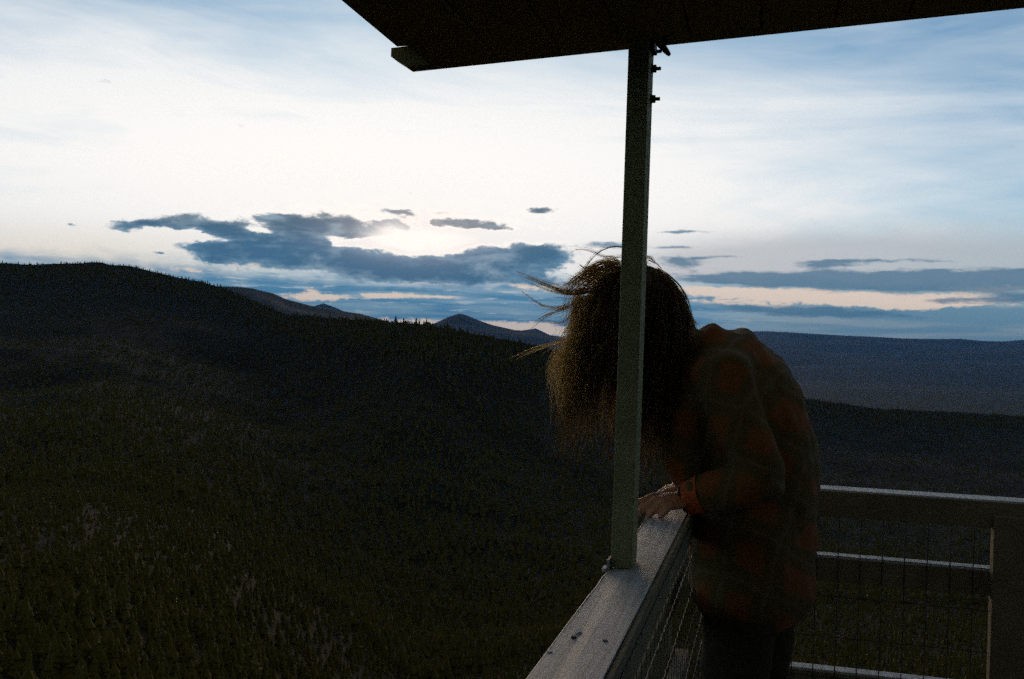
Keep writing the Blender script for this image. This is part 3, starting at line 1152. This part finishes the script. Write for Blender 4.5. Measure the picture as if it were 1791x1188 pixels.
# joints
HC = V(1118, 538, 2.42)                     # middle of the skull
HIP = V(1318, 965, 2.50)
WAI = V(1312, 850, 2.50)
CHE = V(1290, 715, 2.47)
UPB = V(1272, 640, 2.45)
NEC = V(1204, 612, 2.44)
SHL = V(1262, 660, 2.32)
ELL = V(1334, 838, 2.25)
WRL = V(1200, 873, 2.33)
SHR = V(1306, 640, 2.585)
ELR = V(1345, 830, 2.66)
WRR = V(1242, 862, 2.56)
FEET = (HIP + Vector((0.02, -0.01, 0)))
person = empty('person', (FEET.x, FEET.y, 0.002), 'person in dark plaid flannel shirt leaning on the white rail, long hair blowing over face', 'person')

# --- body: torso, neck, head with a face, arms, hands, legs, one surface
fd = Vector((-0.80, 0.28, -0.50)).normalized()          # where the face points
hu = (Vector((0, 0, 1)) - fd * fd.z).normalized()
hl = hu.cross(fd).normalized()                           # towards her left ear
bm = bmesh.new()
ellipsoid(bm, HC, (fd, hl, hu), (0.092, 0.074, 0.098), 24)
ellipsoid(bm, HC + fd * 0.030 - hu * 0.058, (fd, hl, hu), (0.064, 0.056, 0.062), 20)
ellipsoid(bm, HC + fd * 0.066 - hu * 0.098, (fd, hl, hu), (0.022, 0.024, 0.018), 14)       # chin
tube(bm, [HC + fd * 0.088 - hu * 0.005, HC + fd * 0.100 - hu * 0.026, HC + fd * 0.108 - hu * 0.044], [0.008, 0.010, 0.013], 10)   # nose
for s_ in (-1, 1):
    ellipsoid(bm, HC + fd * 0.096 - hu * 0.046 + hl * (0.010 * s_), (fd, hl, hu), (0.008, 0.008, 0.007), 10)
    tube(bm, [HC + fd * 0.086 + hu * 0.012 + hl * (0.010 * s_), HC + fd * 0.080 + hu * 0.018 + hl * (0.03 * s_), HC + fd * 0.062 + hu * 0.012 + hl * (0.052 * s_)], [0.007, 0.008, 0.006], 8)
    ellipsoid(bm, HC - hu * 0.022 + hl * (0.076 * s_) - fd * 0.008, (fd, hl, hu), (0.017, 0.007, 0.029), 12)   # ears
    ellipsoid(bm, HC + fd * 0.062 - hu * 0.045 + hl * (0.036 * s_), (fd, hl, hu), (0.02, 0.018, 0.018), 12)    # cheeks
for dz_, q in ((-0.068, 0.006), (-0.078, 0.0068)):
    tube(bm, [HC + fd * 0.083 + hu * dz_ + hl * 0.022, HC + fd * 0.094 + hu * dz_, HC + fd * 0.083 + hu * dz_ - hl * 0.022], [q * .7, q, q * .7], 8)
tube(bm, [UPB, NEC, HC - hu * 0.05 - fd * 0.035], [0.060, 0.049, 0.049], 16)
tube(bm, [HIP - Vector((0, 0, .03)), HIP.lerp(WAI, .5), WAI, CHE, UPB], [(0.165, 0.115), (0.155, 0.108), (0.132, 0.098), (0.152, 0.108), (0.120, 0.085)], 22, ref=LEF)
for a, b_, c in ((SHL, ELL, WRL), (SHR, ELR, WRR)):
    tube(bm, [UPB.lerp(a, .35), a, a.lerp(b_, .5), b_], [0.06, 0.055, 0.045, 0.036], 14)
    tube(bm, [b_, b_.lerp(c, .3), c], [0.036, 0.038, 0.025], 14)


def hand(bm, wrist, fdir, up, curl, thumb_side, sc=0.94):
    """palm and five bent fingers; fdir runs to the knuckles, up out of the back of the hand"""
    f = fdir.normalized()
    u = (up - f * up.dot(f)).normalized()
    w = u.cross(f) * thumb_side
    nails = []
    pc = wrist + f * 0.045 * sc
    tube(bm, [wrist - f * 0.02, wrist + f * 0.015 * sc, pc, wrist + f * 0.082 * sc], [(0.024, 0.017), (0.030 * sc, 0.0155 * sc), (0.038 * sc, 0.0145 * sc), (0.038 * sc, 0.012 * sc)], 16, ref=w)
    lens = ((0.043, 0.024, 0.020), (0.047, 0.028, 0.021), (0.044, 0.026, 0.021), (0.034, 0.019, 0.018))
    for i, ln in enumerate(lens):
        off = (0.029 - 0.0195 * i) * sc
        p = wrist + f * (0.082 - 0.004 * abs(i - 1.0)) * sc + w * off + u * 0.003
        ang = curl[i][0]
        pts = [p - f * 0.018 * sc, p]
        spread = w * ((1.3 - i) * 0.07)
        d = None
        for j in range(3):
            d = ((f + spread) * math.cos(ang) - u * math.sin(ang)).normalized()
            p = p + d * (ln[j] * sc)
            pts.append(p)
            ang += curl[i][1 + j] if j < 2 else 0
        nrm = (u * math.cos(ang) + f * math.sin(ang)).normalized()
        r0 = (0.0092 if i < 3 else 0.0080) * sc
        tube(bm, pts, [r0 * 1.02, r0 * 1.08, r0 * 0.95, r0 * 0.86, r0 * 0.66], 10)
        ellipsoid(bm, pts[1] + u * 0.0035, (f, w, u), (0.010 * sc, 0.008 * sc, 0.007 * sc), 10)     # knuckle
        nails.append((p - d * 0.0045 + nrm * r0 * 0.50, d, nrm, r0))
    p = wrist + f * 0.022 * sc + w * 0.024 * sc - u * 0.004
    d1 = (f * 0.72 + w * 0.62 - u * 0.22).normalized()
    d2 = (f * 0.92 + w * 0.22 - u * 0.30).normalized()
    p1, p2 = p + d1 * 0.040 * sc, p + d1 * 0.040 * sc + d2 * 0.030 * sc
    p3 = p2 + (d2 * 0.95 - w * 0.12).normalized() * 0.024 * sc
    tube(bm, [p - f * 0.01, p, p1, p2, p3], [0.013 * sc, 0.0135 * sc, 0.0108 * sc, 0.0098 * sc, 0.0072 * sc], 10)
    dn = (p3 - p2).normalized()
    nn = (u * 0.8 + w * 0.5).normalized()
    nails.append((p3 - dn * 0.004 + nn * 0.005, dn, nn, 0.0095 * sc))
    return nails


RT = ZC                                         # rail top
# left hand: laid across the rail, fingers over the outer edge, thumb on the near side
WL = Vector((WRL.x, WRL.y, RT + 0.034))
fl = (V(1134, 890, 2.335) - V(1185, 878, 2.335))
fl = Vector((-0.80, -0.50, -0.06)) * 0.07
nails_l = hand(bm, WL, fl, Vector((0.05, -0.25, 1)), [(0.30, 0.55, 0.45), (0.40, 0.65, 0.45), (0.50, 0.7, 0.5), (0.60, 0.75, 0.5)], -1, 1.0)
WR_ = Vector((WRR.x, WRR.y, RT + 0.035))
tube(bm, [ELR.lerp(WRR, .6), WR_], [0.03, 0.024], 12)
tube(bm, [ELL.lerp(WRL, .6), WL], [0.03, 0.024], 12)
nails_r = hand(bm, WR_, Vector((-0.85, 0.25, -0.05)), Vector((0, -0.1, 1)), [(0.3, 0.4, 0.4)] * 4, 1)
HW = 0.092
KN, AN = [], []
for s_ in (1, -1):
    h = HIP + LEF * (HW * s_) - Vector((0, 0, 0.04))
    kn = Vector((h.x + 0.01 + FAC.x * 0.02, h.y + FAC.y * 0.02, 0.49))
    an = Vector((h.x + 0.035 - s_ * .0, h.y + (-0.02 if s_ > 0 else 0.03), 0.095))
    KN.append(kn)
    AN.append(an)
    tube(bm, [h, h.lerp(kn, .5), kn, kn.lerp(an, .35), an], [0.082, 0.070, 0.054, 0.050, 0.036], 16)
    tube(bm, [an, Vector((an.x, an.y, 0.05)) + FAC * 0.05, Vector((an.x, an.y, 0.035)) + FAC * 0.15], [0.036, 0.034, 0.024], 12)
body = fused('body', bm, 0.0042, m_skin, person, iters=3)

m_nail = mat('dark_nail_polish', (0.035, 0.045, 0.050), 0.18, spec=0.6)
for c, d, nrm, r0 in nails_l + nails_r:
    bm = bmesh.new()
    w = nrm.cross(d)
    ellipsoid(bm, c, (d, w, nrm), (0.0072, 0.0056, 0.0030), 12)
    smooth(obj('fingernail', bm, m_nail, person))
for s_ in (-1, 1):
    bm = bmesh.new()
    ellipsoid(bm, HC + fd * 0.074 + hu * 0.002 + hl * (0.030 * s_), (fd, hl, hu), (0.0125, 0.0125, 0.0125), 16)
    smooth(obj('eye', bm, mat('eye', (0.5, 0.48, 0.45), 0.2) if s_ < 0 else bpy.data.materials['eye'], person))

# --- shirt
bm = bmesh.new()
up_ = Vector((0, 0, 1))
HEM = HIP - Vector((0, 0, 0.07))
BK = -FAC
tube(bm, [HEM, HIP, HIP.lerp(WAI, .5), WAI + BK * 0.016, V(1322, 780, 2.49), V(1304, 712, 2.47), V(1288, 662, 2.46), UPB + Vector((0.006, 0, .016))],
     [(0.200, 0.150), (0.200, 0.152), (0.196, 0.150), (0.190, 0.148), (0.186, 0.146), (0.182, 0.138), (0.168, 0.118), (0.125, 0.080)], 28, ref=LEF)
tube(bm, [V(1285, 690, 2.45), V(1262, 640, 2.445), V(1240, 612, 2.44)], [0.125, 0.098, 0.066], 20)     # yoke up to the collar
tube(bm, [V(1330, 640, 2.56), V(1306, 625, 2.50), V(1280, 618, 2.44)], [0.050, 0.055, 0.055], 16)
for a, b_, c in ((SHL, ELL, WRL), (SHR, ELR, WRR)):
    tube(bm, [UPB.lerp(a, .2), a, a.lerp(b_, .5), b_.lerp(a, .08)], [0.082, 0.072, 0.062, 0.056], 18)
    tube(bm, [b_, b_.lerp(c, .5), b_.lerp(c, .80)], [0.055, 0.051, 0.043], 18)
tube(bm, [V(1345, 700, 2.50), V(1338, 660, 2.50), V(1315, 630, 2.49)], [0.070, 0.056, 0.050], 16)
# loose front hanging from the chest
tube(bm, [V(1205, 660, 2.42), V(1195, 730, 2.42), V(1200, 800, 2.43), V(1225, 860, 2.45)], [(0.055, 0.07), (0.070, 0.09), (0.065, 0.085), (0.05, 0.07)], 18)
# collar
cc = V(1190, 614, 2.44)
cax = (HC - UPB).normalized()
cx_ = cax.orthogonal().normalized()
cy_ = cax.cross(cx_)
cp = [cc + (cx_ * math.cos(2 * PI * i / 20) + cy_ * math.sin(2 * PI * i / 20)) * 0.050 for i in range(21)]
tube(bm, cp, [(0.011, 0.018)] * 21, 10, ref=cax, cap=False)
shirt = fused('shirt', bm, 0.0085, m_shirt, person, iters=4, wrinkle=(0.0095, 10.0, (1.2, 1.2, 0.9)))
# cuffs
m_cuff = mat('rust_flannel_cuff', (0.50, 0.11, 0.028), 0.95, (0.36, 0.07, 0.018), 90.0, 0.3, 300, spec=0.1)
for b_, c in ((ELL, WL), (ELR, WR_)):
    bm = bmesh.new()
    q0, q1 = b_.lerp(c, 0.78), b_.lerp(c, 0.99)
    ax = (q1 - q0).normalized()
    n = 24
    e1 = ax.orthogonal().normalized()
    e2 = ax.cross(e1)
    rings = []
    for p, r in ((q0, .045), (q0.lerp(q1, .5), .040), (q1, .0375), (q1, .0335), (q0.lerp(q1, .5), .034)):
        rings.append([bm.verts.new(p + (e1 * math.cos(2 * PI * i / n) + e2 * math.sin(2 * PI * i / n)) * r * (1 + .04 * math.sin(5 * i))) for i in range(n)])
    for u_, v_ in zip(rings[:-1], rings[1:]):
        for i in range(n):
            bm.faces.new((u_[i], u_[(i + 1) % n], v_[(i + 1) % n], v_[i]))
    bmesh.ops.recalc_face_normals(bm, faces=bm.faces)
    smooth(obj('cuff', bm, m_cuff, person, label='rust coloured shirt cuff' if c is WL else None))
# bracelet
bm = bmesh.new()
ax = (WL - ELL).normalized()
e1 = ax.orthogonal().normalized()
e2 = ax.cross(e1)
c0 = WL + fl.normalized() * 0.006
tube(bm, [c0 + (e1 * 1.0 * math.cos(2 * PI * i / 24) + e2 * 1.0 * math.sin(2 * PI * i / 24)) * 0.030 for i in range(25)], [0.0034] * 25, 8, cap=False)
smooth(obj('bracelet', bm, m_steel, person))

# --- trousers and boots
bm = bmesh.new()
tube(bm, [HIP - up_ * 0.10, HIP + up_ * 0.05], [(0.178, 0.125), (0.165, 0.118)], 22, ref=LEF)
for i, s_ in enumerate((1, -1)):
    h = HIP + LEF * (HW * s_) - Vector((0, 0, 0.05))
    tube(bm, [h, h.lerp(KN[i], .5), KN[i], KN[i].lerp(AN[i], .5), AN[i] + up_ * 0.02], [0.094, 0.084, 0.070, 0.066, 0.062], 18)
fused('trousers', bm, 0.009, m_trouser, person, iters=3, wrinkle=(0.007, 8.0, (1, 1, 1.5)))
for an in AN:
    bm = bmesh.new()
    g = Vector((an.x, an.y, 0))
    tube(bm, [g + up_ * 0.17, g + up_ * 0.10, g + up_ * 0.06 + FAC * .01], [0.050, 0.049, 0.050], 16)
    tube(bm, [g + up_ * 0.055 - FAC * .03, g + up_ * 0.055 + FAC * 0.06, g + up_ * 0.045 + FAC * 0.16], [(0.042, 0.05), (0.044, 0.046), (0.045, 0.034)], 16, ref=LEF)
    bt = fused('boot', bm, 0.006, m_boot, person, iters=3)
    bm = bmesh.new()
    tube(bm, [g + up_ * 0.012 - FAC * .055, g + up_ * 0.012 + FAC * 0.06, g + up_ * 0.012 + FAC * 0.185], [(0.043, 0.012), (0.046, 0.012), (0.043, 0.012)], 16, ref=LEF)
    obj('sole', bm, m_steel, bt)

# --- hair


def hair_mat():
    m = bpy.data.materials.new('brown_hair')
    m.use_nodes = True
    k = NT(m.node_tree)
    nt_ = m.node_tree
    b = nt_.nodes['Principled BSDF']
    at_ = nt_.nodes.new('ShaderNodeAttribute')
    at_.attribute_name = 'tone'  # high on windward strands, low in the mass: backlit glow put into colour
    c = k.mix(at_.outputs['Fac'], (0.070, 0.045, 0.018), (0.36, 0.25, 0.10))
    nt_.links.new(c, b.inputs['Base Color'])
    b.inputs['Roughness'].default_value = 0.4
    b.inputs['Specular IOR Level'].default_value = 0.4
    tr = nt_.nodes.new('ShaderNodeBsdfTranslucent')
    nt_.links.new(k.mix(at_.outputs['Fac'], (0.22, 0.12, 0.035), (0.98, 0.76, 0.36)), tr.inputs['Color'])
    mx = nt_.nodes.new('ShaderNodeMixShader')
    mx.inputs[0].default_value = 0.7
    nt_.links.new(b.outputs[0], mx.inputs[1])
    nt_.links.new(tr.outputs[0], mx.inputs[2])
    tp = nt_.nodes.new('ShaderNodeBsdfTransparent')
    m2 = nt_.nodes.new('ShaderNodeMixShader')
    m2.inputs[0].default_value = 0.2
    nt_.links.new(mx.outputs[0], m2.inputs[1])
    nt_.links.new(tp.outputs[0], m2.inputs[2])
    nt_.links.new(m2.outputs[0], nt_.nodes['Material Output'].inputs['Surface'])
    return m


m_hair = hair_mat()
HCn = np.array(HC)
AX = np.stack([np.array(fd), np.array(hl), np.array(hu)])        # rows: head axes
RAD = np.array([0.098, 0.080, 0.104])
strands, radii, tones = [], [], []


def resample(P, n):
    d = np.r_[0, np.cumsum(np.linalg.norm(np.diff(P, axis=0), axis=1))]
    t = np.linspace(0, d[-1], n)
    # smooth through the points with a Catmull-Rom like blend
    Q = np.stack([np.interp(t, d, P[:, i]) for i in range(3)], 1)
    for _ in range(2):
        Q[1:-1] = 0.25 * Q[:-2] + 0.5 * Q[1:-1] + 0.25 * Q[2:]
    return Q


NP = 20


def lock(P, count, spread0, spread1, r, tone, frizz=0.003, fly=0.15):
    """count hairs following the path P, apart by spread0 at the root and spread1 at the tip"""
    P = resample(np.asarray(P, float), NP)
    t = np.linspace(0, 1, NP)
    for _ in range(count):
        o = rng.normal(0, 1, 3)
        o2 = rng.normal(0, 1, 3)
        sp = spread0 + (spread1 - spread0) * t
        ph = rng.uniform(0, 6.28, 3)
        fq = rng.uniform(5, 14, 3)
        wv = np.stack([np.sin(fq[i] * t + ph[i]) for i in range(3)], 1) * (frizz * t)[:, None]
        Q = P + o[None] * sp[:, None] * 0.5 + o2[None] * (sp * t)[:, None] * 0.4 + wv
        ln = rng.uniform(0.72, 1.0)
        if rng.random() < fly:
            Q = Q + np.stack([-np.abs(rng.normal(0, .02)) * t ** 2, rng.normal(0, .012) * t ** 2, rng.normal(0, .018) * t ** 2], 1)
        Q = resample(Q[:max(6, int(NP * ln))], NP)
        strands.append(Q)
        radii.append(r * rng.uniform(0.7, 1.2) * (1 - 0.65 * t ** 2))
        tones.append(np.clip(tone + rng.normal(0, .12), 0, 1))


# the head of hair: strands lie along the skull, slip off it on the windward side and hang
def unit(a):
    return a / (np.linalg.norm(a) + 1e-9)


def grow(count):
    made = 0
    shc = [(np.array(UPB) + np.array([0.01, 0, -0.02]), 0.150), (np.array(SHL), 0.105), (np.array(CHE), 0.19)]
    while made < count:
        d = unit(rng.normal(0, 1, 3))
        # local direction: x face, y left, z up; leave the face free
        if (d[0] > 0.30 and d[2] < 0.45) or d[2] < -0.6:
            continue
        p = HCn + (d * RAD) @ AX
        wind = rng.uniform(0.0, 0.06)
        g = unit(np.array([-wind - (0.16 if d[2] > 0.3 else 0.0), 0.0, -1.0]))
        nrm = unit((d / RAD) @ AX)
        v = unit(g - nrm * (g @ nrm) + 0.10 * rng.normal(0, 1, 3))
        ln = rng.uniform(0.20, 0.46)
        n = 24
        ds = ln / n
        layer = 1.03 + 0.19 * rng.random() ** 1.3
        P = [p]
        for j in range(n):
            v = unit(v + g * 0.22)
            p = p + v * ds
            q = AX @ (p - HCn)
            rr_ = np.linalg.norm(q / RAD)
            lim = 1.0 + (layer - 1.0) * min(1.0, (j + 1) / 5.0)
            if rr_ < lim:
                p = HCn + (q / rr_ * lim) @ AX
                nn_ = unit((q / RAD / RAD) @ AX)
                v = unit(v - nn_ * min(0.0, v @ nn_))
            for c, rad in shc:
                dd = p - c
                dl = np.linalg.norm(dd)
                if dl < rad:
                    p = c + dd / dl * rad
                    v = unit(v - dd / dl * min(0.0, v @ (dd / dl)))
            P.append(p)
        P = np.array(P)
        t = np.linspace(0, 1, n + 1)
        ph, amp = rng.uniform(0, 6.28), rng.uniform(0.005, 0.019)
        P = P + np.stack([np.sin(ph + t * 22), np.cos(ph * 1.3 + t * 20), 0.3 * np.sin(ph + t * 17)], 1) * (amp * np.clip(t * 1.6 - .2, 0, 1.2))[:, None]
        lock(P, 7, 0.004, rng.choice([0.004, 0.007, 0.016]), 0.00052, 0.16, 0.006, 0.10)
        made += 1


grow(700)
# locks blown clear of the head
LK = [
    ([(1085, 470), (1082, 452), (1070, 447), (1056, 451), (1046, 444), (1036, 437), (1020, 434), (1003, 436), (991, 443)], 3, .002, .002, .5),
    ([(1075, 480), (1050, 470), (1020, 470), (1014, 462), (1009, 456), (1000, 455)], 3, .002, .002, .45),
    ([(1075, 490), (1045, 500), (1010, 514), (985, 511), (960, 499), (932, 488), (907, 476), (894, 471)], 9, .010, .003, .55),
    ([(1075, 500), (1040, 505), (1005, 514), (975, 510), (950, 500), (925, 490), (902, 478)], 7, .010, .004, .5),
    ([(1070, 515), (1040, 515), (1010, 525), (985, 539), (962, 541), (943, 536), (925, 521), (904, 504)], 5, .010, .002, .45),
    ([(1070, 520), (1035, 520), (1010, 530), (985, 542), (965, 548), (948, 555), (935, 566), (927, 578)], 9, .010, .003, .5),
    ([(1065, 530), (1030, 530), (1008, 540), (998, 556), (985, 567), (968, 566), (952, 560), (938, 562)], 5, .008, .003, .5),
    ([(1060, 520), (1020, 530), (1004, 545), (990, 560), (970, 570)], 4, .008, .006, .5),
    ([(1070, 480), (1035, 478), (1010, 490), (988, 505), (975, 512)], 10, .012, .008, .6),
    ([(1075, 470), (1048, 470), (1022, 482), (1003, 496), (985, 508)], 12, .012, .010, .6),
    ([(1080, 462), (1055, 462), (1030, 472), (1008, 490)], 12, .010, .010, .55),
    ([(1080, 490), (1040, 495), (1015, 515), (1000, 535), (990, 548)], 12, .014, .012, .5),
    ([(1120, 470), (1128, 458), (1134, 449), (1140, 452), (1150, 466)], 8, .006, .003, .4),
    ([(1090, 470), (1070, 458), (1045, 463), (1015, 480), (990, 503), (972, 514)], 14, .010, .012, .65),
    ([(1085, 475), (1060, 470), (1030, 484), (1012, 500), (1000, 512), (975, 508), (955, 500)], 10, .012, .008, .65),
    ([(1085, 465), (1050, 475), (1020, 500), (1005, 530), (1002, 570)], 16, .016, .014, .45),
    ([(1015, 590), (990, 597), (960, 603), (930, 612), (905, 623), (885, 634)], 4, .004, .006, .7),
    ([(1150, 470), (1170, 480), (1190, 500), (1203, 520), (1209, 545), (1213, 562), (1222, 573), (1229, 578)], 3, .003, .001, .5),
    ([(1180, 545), (1200, 553), (1214, 561), (1224, 568), (1230, 577)], 2, .002, .001, .6),
    ([(1135, 455), (1150, 462), (1156, 468), (1158, 474)], 2, .002, .001, .4),
]
for pts, cnt, s0, s1, tone in LK:
    Y0 = 2.40
    lock([at(px, py, Y0 + 0.012 * math.sin(i)) for i, (px, py) in enumerate(pts)], int(cnt * 1.8 + .5), s0 * 1.1, s1 * 1.15, 0.00085, min(1.0, tone + .25), 0.0015, 0.0)
# hair lying down the nape to the collar
for i in range(60):
    Y0 = rng.uniform(2.36, 2.47)
    q = rng.uniform(0, 1)
    pts = [at(1135 + 25 * q, 470 + 10 * q, Y0), at(1150 + 38 * q, 505, Y0), at(1150 + 52 * q, 540, Y0), at(1146 + 78 * q, 578, Y0 - .01), at(1138 + 80 * q, 625, Y0 - .03), at(1125 + 55 * q, 690, Y0 - .05)]
    lock(pts, 7, .006, .012, 0.00055, 0.3, 0.004, 0.0)
# thin fair hair hanging at the windward edge, backlit glow put in by a paler tone
for i in range(60):
    x0 = rng.uniform(1005, 1050)
    x1 = rng.uniform(958, 1012)
    y1 = rng.uniform(625, 785)
    Y0 = rng.uniform(2.36, 2.47)
    x2 = x1 + rng.uniform(0, 26)
    pts = [at(x0, 520, Y0), at(x0 - 8, 560, Y0), at(0.4 * x0 + .6 * x1, 610, Y0), at(x1, .67 * 610 + .33 * y1, Y0), at(.6 * x1 + .4 * x2, .33 * 610 + .67 * y1, Y0), at(x2, y1, Y0)]
    pts = [np.array(q) + np.array([0.013, 0.008, 0]) * math.sin(i * 2.3 + k * 2.2) * min(1, k / 2) for k, q in enumerate(pts)]
    lock(pts, 4, .005, rng.choice([.005, .012, .024]), 0.0005, 0.95, 0.008, 0.3)
for i in range(85):
    x0 = rng.uniform(1030, 1100)
    x1 = rng.uniform(1015, 1092)
    y1 = rng.uniform(640, 805)
    Y0 = rng.uniform(2.33, 2.46)
    x2 = x1 + rng.uniform(-8, 22)
    pts = [at(x0, 540, Y0), at(x0 - 4, 585, Y0), at(0.5 * x0 + .5 * x1, 625, Y0), at(x1, .67 * 625 + .33 * y1, Y0), at(.6 * x1 + .4 * x2, .33 * 625 + .67 * y1, Y0), at(x2, y1, Y0)]
    pts = [np.array(q) + np.array([0.013, 0.008, 0]) * math.sin(i * 2.3 + k * 2.1) * min(1, k / 2) for k, q in enumerate(pts)]
    lock(pts, 6, .008, rng.choice([.006, .014, .022]), 0.00055, 0.55, 0.007, 0.15)

# single flyaway hairs round the windward outline
for i in range(170):
    q = rng.uniform(0, 1)
    x0 = np.interp(q, [0, .3, .6, 1], [1080, 1010, 1000, 985]) + rng.uniform(0, 25)
    y0 = np.interp(q, [0, .3, .6, 1], [460, 500, 580, 700]) + rng.uniform(-8, 12)
    Y0 = rng.uniform(2.36, 2.46)
    ln, dy = rng.uniform(15, 62) * (1.2 if q < .5 else .8), rng.normal(6 if q > .4 else -2, 14)
    ph, am = rng.uniform(0, 6.28), rng.uniform(1, 6)
    pts = [at(x0 + 30, y0 - 6, Y0)] + [at(x0 - ln * k / 6, y0 + dy * (k / 6) ** 1.5 + am * math.sin(ph + k * 1.3) * k / 6, Y0) for k in range(7)]
    lock(pts, 1 + int(rng.random() < .4), .001, .004, 0.00042, 0.8, 0.001, 0.0)
# nothing stands out behind the head on the lee side
CX = [445, 467, 487, 510, 530, 550, 565, 578]
CV = [1141, 1159, 1179, 1199, 1209, 1213, 1222, 1233]
keep = []
for i, Q in enumerate(strands):
    d = Q - CAM
    den = d @ CF
    px = 895.5 + (d @ CR) / den * FPX
    py = 594 - (d @ CU) / den * FPX
    m_ = (py < 580) & (px > 1100)
    if not np.any(px[m_] > np.interp(py[m_], CX, CV) + 3):
        keep.append(i)
strands = [strands[i] for i in keep]
radii = [radii[i] for i in keep]
tones = [tones[i] for i in keep]
SN = len(strands)
Pn = np.array(strands)                                   # SN, NP, 3
Rn = np.array(radii)
T = np.gradient(Pn, axis=1)
T /= np.linalg.norm(T, axis=2, keepdims=True) + 1e-9
ref = np.array([0.3, 0.9, 0.2])
Xv = np.cross(T, ref)
Xv /= np.linalg.norm(Xv, axis=2, keepdims=True) + 1e-9
Yv = np.cross(T, Xv)
vs = np.stack([Pn + (Xv * math.cos(2 * PI * k / 3) + Yv * math.sin(2 * PI * k / 3)) * Rn[:, :, None] for k in range(3)], 2)   # SN,NP,3,3
base_ = (np.arange(SN)[:, None] * NP + np.arange(NP - 1)[None]) * 3
fs = []
for k in range(3):
    k2 = (k + 1) % 3
    fs.append(np.stack([base_ + k, base_ + k2, base_ + 3 + k2, base_ + 3 + k], -1).reshape(-1, 4))
me = pydata('hair', vs.reshape(-1, 3), np.concatenate(fs))
at_ = me.attributes.new('tone', 'FLOAT', 'POINT')
at_.data.foreach_set('value', np.repeat(np.array(tones, np.float32), NP * 3))
hair = smooth(obj('hair', me, m_hair, person))
# scalp under the strands so no light shows through the crown
bm = bmesh.new()
ellipsoid(bm, HC, (fd, hl, hu), (0.100, 0.082, 0.106), 28)
kill = [v_ for v_ in bm.verts if (v_.co - HC).dot(fd) > 0.035 and (v_.co - HC).dot(hu) < 0.045]
bmesh.ops.delete(bm, geom=kill, context='VERTS')
smooth(obj('scalp', bm, mat('dark_hair_roots', (0.05, 0.028, 0.012), 0.6, (0.07, 0.04, 0.018), 60), hair))
